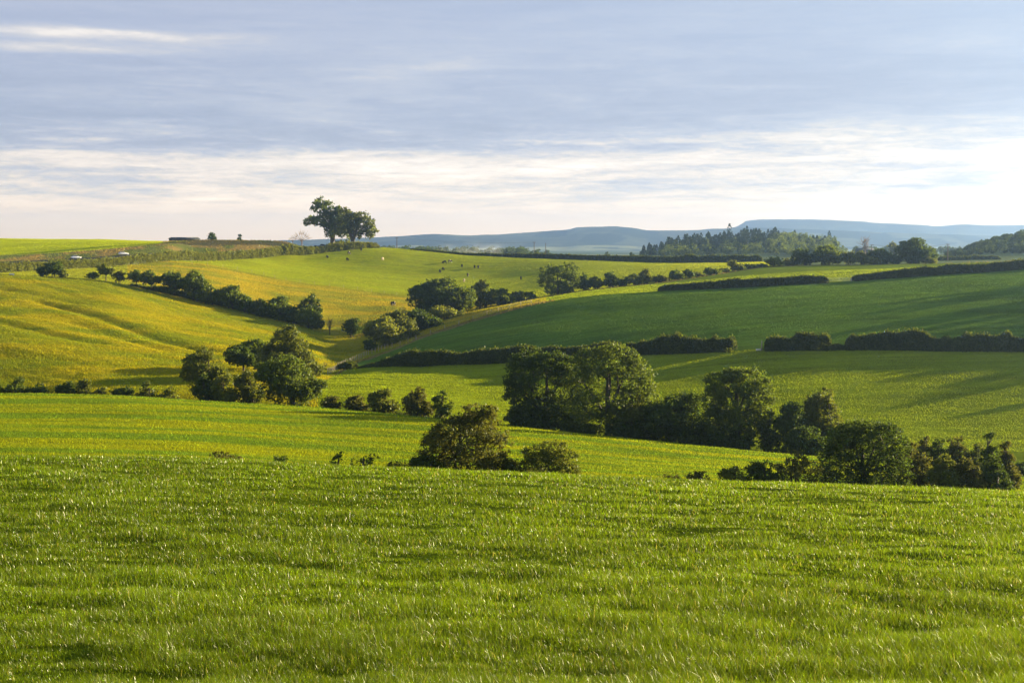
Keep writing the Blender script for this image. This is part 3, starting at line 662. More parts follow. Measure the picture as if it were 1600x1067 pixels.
tree('conifer', 374, 368, 3, 770, 'needle', 'tiny pointed tree on the skyline right of the barn', None, 'tree', zb=.05, nl=4)
tree('bush', 562, 381, 46, 700, 'leaf_olive', 'sunlit bush below the rounder skyline tree', None, 'bush', zb=.02, multi=2)
tree('bush', 542, 377, 40, 699, 'leaf_yellow', 'mounded bush at the foot of the leaning skyline tree', None, 'bush', zb=.02, multi=2)
tree('parkland_tree', 1398, 379, 15, 900, 'leaf_olive', 'small hazy tree in the distance left of the largest dome', None, 'tree', zb=.2)

def bare_tree(u, vtop, w, Y, label, mat, seed, cat='tree'):
    r = np.random.default_rng(seed); X = unproject(u, vtop, Y)[0]; z = hz(X, Y); H = unproject(u, vtop, Y)[2]-z; W = w*Y/F
    root = empty('bare_tree', (X, Y, z)); tag(root, label, cat, 'bare trees')
    parts = [tube([(0,0,-.3),(W*.02,0,H*.25),(0,0,H*.4)], [H*.035, H*.03, H*.026])]; tips = []
    for i in range(9):
        a = math.pi*(i+0.5)/9; e = np.array([math.cos(a)*W*0.42, r.normal()*W*0.12, H*(0.5+0.4*math.sin(a))])
        s = np.array([0, 0, H*(0.25+0.15*r.random())]); parts.append(tube([s, s*.4+e*.6+np.array([0,0,H*.03]), e], [H*.017, H*.012, H*.006], 5)); tips.append(e)
    tw = []
    for e in tips:
        for q in range(7):
            d = r.normal(size=3)*0.13*H; d[2] = abs(d[2]); tw.append(tube([e*0.8+np.array([0,0,H*.06]), e+d], [H*.007, H*.004], 4))
    v, q = join(parts); link('trunk', mesh_from('trunk', v, q, 4, True), mat, root)
    v, q = join(tw); link('twigs', mesh_from('twigs', v, q, 4, True), mat, root)
bare_tree(471, 362, 28, 716, 'bleached leafless tree on the skyline left of the leaning tree', M['dead_wood'], 3)
bare_tree(457, 370, 12, 716, 'small leafless shrub beside the bleached tree on the skyline', M['dead_wood'], 4)
bare_tree(1352, 371, 13, 900, 'distant leafless tree with wide crown left of the largest dome', M['dead_wood'], 5)
bare_tree(515, 499, 10, 425, 'thin leafless sapling right of the last hedgerow tree', M['bark'], 6)
bare_tree(508, 566, 9, 318, 'small twiggy sapling by the post fence in the hollow', M['bark'], 7)

# ------------------------------------------------------------------ hedges
def hedge(name, pts, hpx, wid, mat, label, group, seed, rag=0.36, leafpx=1.8, k=1.0, ends=True):
    """pts: (u, depth); hpx: hedge height in photo pixels at each point"""
    r = np.random.default_rng(seed)
    PX = np.array([(u-CX)/F*Y for u, Y in pts]); PY = np.array([Y for u, Y in pts]); PH = np.array([h*Y/F for h, (u, Y) in zip(hpx, pts)])
    ds = np.concatenate([[0], np.cumsum(np.hypot(np.diff(PX), np.diff(PY)))]); Ltot = ds[-1]
    mx, my = PX.mean(), PY.mean(); mz = hz(mx, my)
    size = max(0.14, leafpx*my/1422.0)
    def at(s): return np.interp(s, ds, PX), np.interp(s, ds, PY), np.interp(s, ds, PH)
    def shape(s):
        e = np.clip(np.minimum(s, Ltot-s)/1.6, 0.0, 1)**0.5 if ends else 1.0
        return (1 + rag*2*(fbm(s/5.5+seed*3.1, s*0+seed, seed, 3)-0.5) + rag*0.7*(vnoise(s/1.3, s*0, seed+9)-0.5))*(0.45+0.55*e)*(1+0.22*np.maximum(0, vnoise(s/3.1, s*0+2, seed+21)-0.72)/0.28)
    hm = PH.mean()
    n = int(k*Ltot*(2*hm+wid)*3.3/(size*size*0.33)); n = min(n, 60000)
    s = r.random(n)*Ltot; x, y, h = at(s)
    x2, y2, _ = at(np.minimum(s+0.5, Ltot)); x1, y1, _ = at(np.maximum(s-0.5, 0))
    tx, ty = x2-x1, y2-y1; L = np.hypot(tx, ty); nx, ny = -ty/L, tx/L
    H = h*shape(s); a = (r.random(n))*np.pi
    rad = 0.78+0.27*np.sqrt(r.random(n)); tall = r.random(n) < 0.13
    ca, sa = np.cos(a), np.sin(a)
    off = np.sign(ca)*np.abs(ca)**0.45*wid/2*rad*(0.85+0.35*vnoise(s/2.1, s*0+4, seed+3)); zz = H*(np.abs(sa)**0.6)*rad*np.where(tall & (sa > .6), 1.05+0.16*r.random(n), 1.0)
    X = x+nx*off; Y = y+ny*off; Z = height(X, Y)+zz-0.1
    out = np.stack([nx*ca, ny*ca, sa+0.1], 1)
    V = leaf_cloud(np.stack([X-mx, Y-my, Z-mz], 1), out, size, r)
    # dense twiggy interior
    m = max(8, int(Ltot/0.9)); sc = np.linspace(0.4, Ltot-0.4, m); x, y, h = at(sc); H = h*shape(sc)*0.80
    x2, y2, _ = at(np.minimum(sc+0.5, Ltot)); x1, y1, _ = at(np.maximum(sc-0.5, 0)); tx, ty = x2-x1, y2-y1; L = np.hypot(tx, ty); nx, ny = -ty/L, tx/L
    ring = [(-.38, -.1), (-.40, .6), (-.25, .95), (0, 1.0), (.25, .95), (.40, .6), (.38, -.1)]
    CV = np.stack([np.stack([x+nx*o*wid-mx, y+ny*o*wid-my, height(x+nx*o*wid, y+ny*o*wid)+q*H-mz], 1) for o, q in ring], 1).reshape(-1, 3)
    qs = [(i*7+j, i*7+j+1, (i+1)*7+j+1, (i+1)*7+j) for i in range(m-1) for j in range(6)]
    nv = len(V); allV = np.concatenate([V, CV]); Q = np.concatenate([np.arange(nv).reshape(-1, 4), np.array(qs)+nv])
    rnd = np.concatenate([np.repeat(r.random(nv//4), 4), np.full(len(CV), 0.15)])
    me = mesh_from('hedge', allV, Q, 4, False, {'rnd': ('FLOAT', rnd)})
    o = link(name, me, M[mat]); o.location = (mx, my, mz); tag(o, label, 'hedge', group)
    return o
def onY(uvs, y0): return [(u, hit(u, v, y0)[1]) for u, v in uvs]
g = 'hedges between the two right hand fields'
L1Y = lambda u: float(curve_Y(11, np.array([(u-CX)/F]))[0]) + 6
hedge('hedge', [(u, L1Y(u)) for u in (205, 255, 310, 370, 430, 500)], [4, 7, 9, 11, 12, 9], 3.0, 'hedge', 'low dark scrub under the trees of the left hedgerow', None, 41, rag=.5)
hedge('hedge', [(u, 226) for u in (-60, 40, 120, 200, 262)], [23, 22, 22, 20, 16], 2.4, 'hedge', 'low dark hedge along the foot of the yellow hillside', None, 43, rag=.4)
h1 = onY([(586,576),(640,571),(700,566),(760,563)], 255)
c9 = lambda u: float(curve_Y(9, np.array([(u-CX)/F]))[0]) - 1
hedge('hedge', [(528, c9(560)+2), (554, c9(575)+1)], [9, 11], 2.6, 'hedge', 'small detached piece of dark hedge near the post fence', g, 1)
hedge('hedge', [(u, c9(u)) for u in (560, 590)], [3, 6], 2.0, 'hedge', 'thin low start of the long middle hedge', g, 2)
hedge('hedge', [(u, c9(u)) for u in (588, 640, 700, 760, 830, 900, 985, 1070, 1150)], [15, 20, 21, 20, 17, 16, 20, 25, 22], 2.8, 'hedge', 'long dark hedge across the middle, behind the largest trees', g, 3)
hedge('hedge', [(u, c9(u)) for u in (1196, 1240, 1300)], [22, 22, 24], 2.8, 'hedge', 'short block of dark hedge right of the gateway with the trough', g, 4)
hedge('hedge', [(u, c9(u)) for u in (1300, 1322)], [8, 8], 2.2, 'hedge', 'low gapped bit of hedge between two tall dark blocks', g, 5)
hedge('hedge', [(u, c9(u)) for u in (1322, 1400, 1500, 1600, 1760)], [24, 24, 22, 23, 24], 2.8, 'hedge', 'long tall dark hedge running out at the right edge', g, 6)
g = 'hedges along the top of the dark green slope'
c11y = lambda u: float(curve_Y(11, np.array([(u-CX)/F]))[0]) + 1
hedge('hedge', [(u, c11y(u)) for u in (1028, 1090, 1160, 1230, 1292)], [8, 11, 12, 12, 11], 2.6, 'hedge', 'dark hedge with blunt left end at the top of the green slope', g, 7, rag=.15)
hedge('hedge', [(u, c11y(u)) for u in (1332, 1400, 1470, 1540, 1600, 1740)], [8, 12, 13, 14, 14, 14], 2.6, 'hedge', 'dark rising hedge at upper right beyond a field gate', g, 8, rag=.15)
g = 'hedges on the far skyline fields'
c15y = lambda u: float(curve_Y(15, np.array([(u-CX)/F]))[0])
hedge('hedge', [(u, c15y(u)) for u in (640, 720, 800)], [2, 3, 5], 2.2, 'hedge', 'thin dark hedge line on the crest of the cow pasture', g, 9, rag=.12)
hedge('hedge', [(u, c15y(u)) for u in (800, 900, 1000, 1100, 1190)], [6, 7, 9, 10, 10], 2.6, 'hedge', 'straight dark hedge closing the cow pasture on the right', g, 10, rag=.08)
hedge('hedge', [(1466, 640), (1520, 650), (1560, 655)], [6, 6, 5], 2.4, 'hedge', 'short far hedge right of the largest dome tree', g, 11, rag=.1)
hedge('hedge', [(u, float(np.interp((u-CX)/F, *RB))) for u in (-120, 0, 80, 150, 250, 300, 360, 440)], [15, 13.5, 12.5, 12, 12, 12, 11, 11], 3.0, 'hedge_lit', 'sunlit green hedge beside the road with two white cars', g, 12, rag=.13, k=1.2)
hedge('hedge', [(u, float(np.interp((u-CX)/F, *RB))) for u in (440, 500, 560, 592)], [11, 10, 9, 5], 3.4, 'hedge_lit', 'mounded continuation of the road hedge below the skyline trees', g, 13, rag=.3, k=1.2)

# ------------------------------------------------------------------ far woods
def wood(name, uvs, label, mats, seed, conif=0.6, kind='stuff'):
    r = np.random.default_rng(seed)
    for mat, sel in mats:
        Vs, Rs = [], []
        for (u, Y, hpx, con) in uvs:
            if con != sel: continue
            X = (u-CX)/F*Y; z = hz(X, Y); H = hpx*Y/F; size = 1.15*Y/1422.0
            if con:
                n = 240; zf = r.random(n)**0.8; a = r.random(n)*6.283; w = H*0.27*(1-zf)**0.75 + 0.3
                lay = 0.55+0.45*np.abs(np.sin(zf*17))
                c = np.stack([np.cos(a)*w*lay, np.sin(a)*w*lay, H*(0.06+0.94*zf)], 1); out = np.stack([np.cos(a), np.sin(a), a*0+.3], 1); rn = 0.25+0.5*r.random(n)*zf
            else:
                L = auto_lobes(H*0.95, H, H*.1, 5, r); d = r.normal(size=(260, 3)); d /= np.linalg.norm(d, axis=1)[:, None]
                li = r.integers(0, len(L), 260); LL = np.array(L); c = LL[li, :3]+d*LL[li, 3:6]*(0.8+0.25*r.random((260, 1))); out = d; rn = r.random(260)*.5+r.random()*.5
            Vs.append(leaf_cloud(c+np.array([[X, Y, z]]), out, size, r)); Rs.append(rn)
        if Vs: tag(link(name, leaf_mesh(name, np.concatenate(Vs), np.concatenate(Rs)), M[mat]), label[sel], None, None, kind)
r = np.random.default_rng(99)
L = []
for i in range(420):
    u = 1005+r.random()*300; d = r.random(); Y = 1040+d*230
    con = (r.random() < 0.85) if (u < 1215 and Y > 1110) else (r.random() < 0.15)
    if u < 1030 and d < .3: continue
    hp = (14+12*r.random()**1.6) if con else (11+8*r.random())
    L.append((u, Y, hp*(0.7 if u < 1040 else 1), con))
for i in range(60):
    u = 1200+r.random()*120; L.append((u, 1030+r.random()*90, 10+9*r.random(), False))
L.append((1303, 1150, 24, False)); L.append((1139, 1200, 34, True)); L.append((1166, 1180, 30, True))
wood('conifer_wood', L, {True: 'hazy conifer wood with spiky tops on a low hill', False: 'paler rounded trees skirting the hazy conifer wood'}, [('needle', True), ('leaf_mid', False)], 5)
L = []
for i in range(560):
    u = 1478+r.random()**0.8*230; Y = 735+r.random()*150
    L.append((u, Y, 7+6*r.random(), False))
wood('hill_wood', L, {True: '', False: 'dark wooded hill at the right edge'}, [('leaf_dark', False)], 6)
L = []
for i in range(150):
    u = 575+r.random()*285; L.append((u, 1200+r.random()*130, (10+8*r.random())*(1 if u > 600 else .6)*(1-0.5*max(0, (u-830)/40)), False))
for i in range(50):
    u = 1335+r.random()*85; L.append((u, 1300+r.random()*100, 6+8*r.random(), False))
for i in range(16):
    u = 1460+r.random()*40; L.append((u, 1300+r.random()*100, 8+5*r.random(), False))
for (u, h) in ((949, 10), (987, 8), (1003, 9)): L.append((u, 1100, h, False))
wood('far_wood', L, {True: '', False: 'blue hazy belt of far trees behind the cow pasture'}, [('leaf_dark', False)], 7)
L = []
for i in range(90):
    u = 22+abs(r.normal())*34; L.append((u, 2300+r.random()*120, max(3, 9-(u-22)/14), r.random() < .5))
wood('ridge_wood', L, {True: 'hazy pointed trees on the far left skyline', False: 'hazy round trees on the far left skyline'}, [('needle', True), ('leaf_dark', False)], 8)
# woodland just beyond the right edge, whose long evening shadows fall across the right hand fields
SHADOW_WOOD = True
if SHADOW_WOOD:
    Vs, Rs = [], []; r = np.random.default_rng(12)
    spots = []
    for i in range(38):
        yy = 296+i*2.2+r.normal()*2; spots.append(((172 if yy < 340 else max(160, 0.405*yy))+r.random()*34, yy, 8+6*r.random()))
    for i in range(4):
        spots.append((168+r.random()*14, 276+i*2.5, 9+3*r.random()))
    for X, Y, H in spots:
        z = hz(X, Y); LL = np.array(auto_lobes(H*0.7, H, H*.08, 7, r)); n = 900
        d = r.normal(size=(n, 3)); d /= np.linalg.norm(d, axis=1)[:, None]; li = r.integers(0, len(LL), n)
        c = LL[li, :3]+d*LL[li, 3:6]*(0.7+0.35*r.random((n, 1)))
        Vs.append(leaf_cloud(c+np.array([[X, Y, z]]), d, 0.7, r)); Rs.append(r.random(n))
    tag(link('wood', leaf_mesh('wood', np.concatenate(Vs), np.concatenate(Rs)), M['leaf_dark']), 'wood beyond the right hand fields casting long shadows', None, None, 'stuff')

# ------------------------------------------------------------------ far hills
def hill_range(name, prof, y0, y1, y2, colA, colB, seed, label):
    us = np.linspace(prof[0][0], prof[-1][0], 420); ys = np.concatenate([np.linspace(y0, y1, 46), np.linspace(y1, y2, 14)[1:]])
    vv = pchip([p[0] for p in prof], [p[1] for p in prof], us)
    zc = np.array([unproject(u, v, y1)[2] for u, v in zip(us, vv)]); t = (us-CX)/F
    U, Yg = np.meshgrid(t, ys); X = U*Yg
    s = np.where(Yg <= y1, (Yg-y0)/(y1-y0), 1-(Yg-y1)/(y2-y1)*0.8)
    base = -22.0
    prof_s = np.where(Yg <= y1, 0.30*s + 0.70*np.clip(s, 0, 1)**2.6, s)
    Z = base + (zc[None, :]-base)*prof_s
    k = np.clip(s*(1-s)*4, 0, 1)*(Yg <= y1)
    Z = Z + k*34*(fbm(X/420, Yg/600, seed, 4)-0.5) + (fbm(X/60, Yg/60, seed+4, 2)-.5)*3
    nr, nc = X.shape; idx = np.arange(nr*nc).reshape(nr, nc)
    q = np.stack([idx[:-1, :-1], idx[:-1, 1:], idx[1:, 1:], idx[1:, :-1]], -1).reshape(-1, 4)
    tone = fbm(X/500, Yg/260, seed+20, 3)
    c = np.where((tone > 0.5)[..., None], np.array(colA), np.array(colB))*(0.75+0.5*fbm(X/90, Yg/90, seed+30, 2))[..., None]
    c = np.where((fbm(X/170, Yg/330, seed+70, 3) > 0.60)[..., None], np.array((0.022, 0.034, 0.018)), c)
    c = np.where(((s < 0.55) & (fbm(X/260, Yg/180, seed+50, 2) > 0.52))[..., None], np.array((0.27, 0.28, 0.13)), c)
    me = mesh_from(name, np.stack([X, Yg, Z], -1).reshape(-1, 3), q, 4, True, {'tint': ('FLOAT_COLOR', np.concatenate([c.reshape(-1, 3), np.ones((nr*nc, 1))], 1)), 'rough': ('FLOAT', np.ones(nr*nc))})
    tag(link(name, me, hm), label, None, None, 'structure')
hm, N = new_mat('moorland')
a = N.n('ShaderNodeAttribute', attribute_name='tint'); gq = N.n('ShaderNodeNewGeometry')
cc = N.mix(1.0, a.outputs['Color'], N.remap(N.noise(gq.outputs['Position'], 0.012, 5, 0.65), 0.3, 0.7, 0.6, 1.4), 'MULTIPLY')
d = N.n('ShaderNodeBsdfDiffuse'); N.l(cc, d.inputs[0]); oo = N.n('ShaderNodeOutputMaterial'); N.l(d.outputs[0], oo.inputs[0])
hill_range('hills', [(-400,386),(250,381),(470,375),(540,373),(590,371),(640,368),(680,366),(730,368),(800,365),(850,361.5),(890,358.5),(902,355),(960,354),(985,355.5),(1012,360),(1060,360.5),(1110,358),(1160,356),(1250,358),(1400,364),(1700,372),(2000,380)],
           4600, 6000, 7200, (0.075, 0.085, 0.045), (0.11, 0.12, 0.055), 3, 'long blue moorland hills on the horizon')
hill_range('hills', [(800,384),(1000,372),(1100,362),(1150,354),(1158,350),(1164,345.5),(1200,343),(1250,343),(1310,344.5),(1380,349),(1440,352),(1462,353.5),(1500,351),(1550,352.5),(1600,351.5),(1750,353),(2100,360)],
           6000, 7600, 8700, (0.07, 0.08, 0.045), (0.11, 0.115, 0.06), 8, 'higher flat topped blue hill at right on the horizon')

# ------------------------------------------------------------------ cattle
cow_src = bpy.data.meshes.new('cow_skeleton')
cv = [(-0.80,0,1.18),(-0.35,0,1.10),(0.15,0,1.06),(0.55,0,1.12),(0.85,0,0.98),(1.12,0,0.62),(1.24,0,0.36),(1.36,0,0.12),
      (-0.78,.17,.85),(-0.88,.19,.46),(-0.80,.19,.05),(-0.78,-.17,.85),(-0.92,-.19,.46),(-0.86,-.19,.05),
      (0.55,.17,.80),(0.60,.18,.40),(0.58,.18,.05),(0.55,-.17,.80),(0.52,-.18,.40),(0.46,-.18,.05),
      (-1.02,0,1.05),(-1.06,0,0.55),(1.12,.16,.66),(1.12,-.16,.66)]
ce = [(0,1),(1,2),(2,3),(3,4),(4,5),(5,6),(6,7),(0,8),(8,9),(9,10),(0,11),(11,12),(12,13),(3,14),(14,15),(15,16),(3,17),(17,18),(18,19),(0,20),(20,21),(5,22),(5,23)]
crad = [.30,.37,.40,.34,.20,.15,.13,.09,.17,.075,.06,.17,.075,.06,.14,.075,.06,.14,.075,.06,.05,.03,.05,.05]
cow_src.from_pydata(cv, ce, []); cs = bpy.data.objects.new('cow_build', cow_src); col.objects.link(cs)
cs.modifiers.new('s', 'SKIN'); cs.modifiers.new('d', 'SUBSURF').levels = 1
for i, sv in enumerate(cow_src.skin_vertices[0].data):
    sv.radius = (crad[i], crad[i]); sv.use_root = (i == 1)
dg = bpy.context.evaluated_depsgraph_get(); cow_base = bpy.data.meshes.new_from_object(cs.evaluated_get(dg))
bpy.data.objects.remove(cs)
for p_ in cow_base.polygons: p_.use_smooth = True
def cow_lying(me):
    m2 = me.copy(); n = len(m2.vertices); a = np.zeros(n*3, dtype=np.float32); m2.vertices.foreach_get('co', a); a = a.reshape(-1, 3)
    low = a[:, 2] < 0.75
    a[:, 2] = np.where(low, a[:, 2]*0.28, 0.21+(a[:, 2]-0.75)); a[:, 1] *= 1.15
    hd = a[:, 0] > 0.85; a[hd, 2] += 0.35
    m2.vertices.foreach_set('co', a.ravel()); m2.update(); return m2
def cow_mat(name, c1, c2, thr):
    m, N = new_mat(name); tcn = N.n('ShaderNodeTexCoord'); nz = N.noise(tcn.outputs['Object'], 1.6, 1)
    c = N.mix(N.remap(nz, thr-.02, thr+.02), C4(c1), C4(c2)); p = N.n('ShaderNodeBsdfPrincipled'); N.l(c, p.inputs['Base Color']); p.inputs['Roughness'].default_value = 0.9; p.inputs['Specular IOR Level'].default_value = 0.05
    o = N.n('ShaderNodeOutputMaterial'); N.l(p.outputs[0], o.inputs[0]); return m
CM = {'black': cow_mat('black_hide', (0.010, 0.009, 0.010), (0.02, 0.016, 0.014), .5), 'pied': cow_mat('pied_hide', (0.012, 0.010, 0.010), (0.56, 0.50, 0.43), .57), 'cream': cow_mat('cream_hide', (0.48, 0.39, 0.27), (0.56, 0.47, 0.34), .5), 'brown': cow_mat('brown_hide', (0.10, 0.04, 0.025), (0.5, 0.4, 0.32), .56)}
cow_meshes = {}
for k_, m_ in CM.items():
    a_ = cow_base.copy(); a_.materials.clear(); a_.materials.append(m_); cow_meshes[k_, 0] = a_
    b_ = cow_lying(a_); cow_meshes[k_, 1] = b_
g = 'cattle grazing on the hill'
for u, v, kd, ly, ang, lb in [
 (476.5, 398.5, 'black', 0, 60, 'black cow grazing furthest left, under the end of the hedge'),
 (511.5, 404, 'black', 0, 80, 'black cow grazing alone below the resting group'),
 (545.5, 398, 'pied', 0, 70, 'black and white cow below the rounder skyline tree'),
 (543, 408, 'black', 0, 75, 'black cow grazing lowest of those under the skyline trees'),
 (564.5, 392, 'black', 0, 90, 'black cow on the crest right of the forked trunk'),
 (598, 407.5, 'cream', 0, 75, 'cream cow alone in the middle of the bright pasture'),
 (694.5, 412.5, 'black', 0, 150, 'black cow side on, left of a pied cow, at the top of the right herd'),
 (703.5, 411, 'pied', 0, 50, 'pied cow at the top of the right herd'),
 (687.5, 426.5, 'black', 0, 80, 'lower left black cow of the close pair in the right herd'),
 (692.5, 423, 'black', 0, 70, 'upper right black cow of the close pair in the right herd'),
 (722, 418, 'black', 0, 85, 'single black cow in the middle of the right herd'),
 (741.5, 419.5, 'black', 0, 95, 'left one of two black cows side by side at the right of the herd'),
 (747.5, 420, 'black', 0, 80, 'right one of two black cows side by side at the right of the herd'),
 (731, 432.5, 'pied', 0, 85, 'pied cow nearest the big central trees'),
 (814, 437.5, 'black', 0, 90, 'black cow far to the right, near the two headed tree'),
 (725, 441, 'cream', 0, 100, 'cream cow just showing above the big central trees'),
 (612, 478, 'pied', 0, 100, 'left cow of the pied pair in the yellow pasture'),
 (616, 478, 'pied', 0, 80, 'right cow of the pied pair in the yellow pasture'),
 (494, 387, 'black', 1, 10, 'black cow resting at the left of the group under the hedge'),
 (499, 387, 'black', 1, 170, 'black cow resting second from left under the hedge'),
 (504, 386.5, 'black', 0, 10, 'black cow standing in the resting group under the hedge'),
 (509, 386, 'pied', 1, 20, 'pied cow resting at the right of the group under the hedge'),
 (520.5, 386, 'brown', 1, 20, 'brown and white cow resting apart, right of the group'),
 (474, 389, 'black', 1, 60, 'small black cow lying in front of the hedge, left of the group')]:
    x, y, z = hit(u, v, 450, 900)
    c_ = bpy.data.objects.new('cow', cow_meshes[kd, ly]); col.objects.link(c_); c_.location = (x, y, z-0.02); c_.rotation_euler = (0, 0, R(ang)); c_.scale = (1.12,)*3
    tag(c_, lb, 'cow', g)

# ------------------------------------------------------------------ cars on the road
M['paint'] = plain_mat('white_car_paint', (0.82, 0.83, 0.84), 0.25, spec=0.6, vary=0.02)
M['glass'] = plain_mat('dark_car_glass', (0.015, 0.02, 0.03), 0.08, spec=0.7, vary=0.05)
M['tyre'] = plain_mat('tyre_rubber', (0.02, 0.02, 0.02), 0.85)
M['rim'] = plain_mat('alloy_rim', (0.5, 0.5, 0.52), 0.35, 0.8)
M['lamp'] = plain_mat('lamp_lens', (0.75, 0.75, 0.7), 0.1, vary=0.05)
M['tail'] = plain_mat('tail_lens', (0.35, 0.02, 0.02), 0.2)
import bmesh
def loft(sections, close=True):
    V, Q = [], []; n = len(sections[0])
    for s in sections: V += s
    for i in range(len(sections)-1):
        for j in range(n): Q.append((i*n+j, i*n+(j+1) % n, (i+1)*n+(j+1) % n, (i+1)*n+j))
    me_ = bpy.data.meshes.new('body'); faces = [tuple(q) for q in Q]
    if close: faces += [tuple(range(n))[::-1], tuple(range((len(sections)-1)*n, len(sections)*n))]
    me_.from_pydata([tuple(v) for v in V], [], faces); me_.update()
    for p_ in me_.polygons: p_.use_smooth = True
    return me_
def car(x, y, z, rz, label, hatch):
    root = empty('car', (x, y, z), rz); tag(root, label, 'car', 'white cars on the road')
    W = .86
    st = [(-2.1,.45,.80,.80),(-2.02,.32,.92,.9),(-1.6,.26,.96,.98),(-.9,.24,.97,1.0),(0,.24,.95,1.0),(.9,.25,.92,1.0),(1.5,.27,.84,.97),(1.95,.32,.72,.88),(2.1,.42,.60,.78)]
    sec = [[(sx, -W*k, z0+.05), (sx, -W*k, (z0+z1)/2), (sx, -W*k*.96, z1-.06), (sx, -W*k*.86, z1), (sx, W*k*.86, z1), (sx, W*k*.96, z1-.06), (sx, W*k, (z0+z1)/2), (sx, W*k, z0+.05), (sx, W*k*.8, z0), (sx, -W*k*.8, z0)] for sx, z0, z1, k in st]
    link('body', loft(sec), M['paint'], root)
    rear = -1.95 if hatch else -1.6
    cab = [(rear, .93, .82), (rear+.25, 1.30, .74), (rear+.75, 1.46, .68), (-.2, 1.50, .68), (.35, 1.42, .68), (1.05, .93, .80)]
    link('roof', loft([[(sx, -.60, zt-.05), (sx, -.52, zt), (sx, .52, zt), (sx, .60, zt-.05)] for sx, zt, k in cab[1:5]]), M['paint'], root)
    link('window', loft([[(sx, -W*k/.86*.86, .88), (sx, -W*.70, max(.89, zt-.05)), (sx, W*.70, max(.89, zt-.05)), (sx, W*k, .88)] for sx, zt, k in cab]), M['glass'], root)
    for sx in (-1.28, 1.32):
        for sy in (-1, 1):
            v, q = tube([(sx, sy*.70, .32), (sx, sy*.88, .32)], [.32, .32], 18); w_ = link('wheel', mesh_from('wheel', v, q, 4, True), M['tyre'], root)
            bmx = bmesh.new(); bmesh.ops.create_circle(bmx, cap_ends=True, segments=14, radius=.20)
            mr = bpy.data.meshes.new('rim'); bmx.to_mesh(mr); bmx.free(); rm = link('rim', mr, M['rim'], w_); rm.location = (sx, sy*.885, .32); rm.rotation_euler = (R(90), 0, 0)
    for sy in (-1, 1):
        for nm, sx, zz, mt in (('headlight', 2.03, .62, 'lamp'), ('tail_light', -2.08, .78, 'tail')):
            bmx = bmesh.new(); bmesh.ops.create_cube(bmx, size=1); bmesh.ops.scale(bmx, vec=(.1, .30, .14), verts=bmx.verts); bmesh.ops.bevel(bmx, geom=list(bmx.edges), offset=.03, segments=2, affect='EDGES')
            mr = bpy.data.meshes.new(nm); bmx.to_mesh(mr); bmx.free(); hl = link(nm, mr, M[mt], root); hl.location = (sx, sy*.54, zz)
for u, Yc, lb, hb, rz in [(120, 606, 'white car on the left with dark rear window above the road hedge', False, 34), (194, 616, 'white car on the right, higher up the hill behind the road hedge', True, 36)]:
    Xc = (u-CX)/F*Yc
    car(Xc, Yc, hz(Xc, Yc)+.02, R(rz), lb, hb)

# ------------------------------------------------------------------ poles, fences, gate, troughs, barn
pole_mesh = {}
def box_arrays(c, s):
    x, y, z = c; a, b, d = s[0]/2, s[1]/2, s[2]/2
    V = np.array([(x+i*a, y+j*b, z+k*d) for k in (-1, 1) for i, j in ((-1,-1),(1,-1),(1,1),(-1,1))])
    Q = np.array([(0,3,2,1),(4,5,6,7),(0,1,5,4),(1,2,6,5),(2,3,7,6),(3,0,4,7)]); return V, Q
def pole(u, vt, Y, label, cross=True):
    X = (u-CX)/F*Y; z = hz(X, Y); H = unproject(u, vt, Y)[2]-z
    root = empty('utility_pole', (X, Y, z)); tag(root, label, 'pole', 'wooden power line poles')
    v, q = tube([(0,0,-.5),(0,0,H*.5),(0,0,H)], [.22,.19,.15], 8); link('pole', mesh_from('pole', v, q, 4, True), M['pole'], root)
    if cross:
        v, q = box_arrays((0, 0, H-.35), (1.7, .14, .16)); link('crossarm', mesh_from('crossarm', v, q, 4), M['pole'], root)
        for k_ in (-.7, 0, .7):
            v, q = tube([(k_,0,H-.27),(k_,0,H-.05),(k_,0,H)], [.06,.08,.03], 6); link('insulator', mesh_from('insulator', v, q, 4, True), M['wire'], root)
    return np.array((X, Y, z+H-.1))
pa = pole(620.5, 371, 760, 'power pole with a crossarm standing alone beyond the crest of the cow pasture')
pb = pole(834.5, 378, 800, 'left one of two close power poles behind the straight dark hedge')
pc = pole(852.5, 380, 830, 'right one of two close power poles behind the straight dark hedge', False)
pd = pole(1361, 382, 640, 'dark power pole behind the middle of the far tree row')
pe = pole(1479.5, 381, 640, 'power pole right of the largest dome tree')
def cable(a, b, label):
    P_ = [a*(1-s)+b*s - np.array((0, 0, 4*1.4*s*(1-s))) for s in np.linspace(0, 1, 14)]
    v, q = tube([p - a for p in P_], [.035]*14, 4); o_ = link('power_line', mesh_from('power_line', v, q, 4, True), M['wire']); o_.location = a; tag(o_, label, 'cable', 'overhead power lines')
cable(pa, pb, 'thin power line from the lone pole to the close pair')
cable(pd, pe, 'thin power line across the far right tree row')

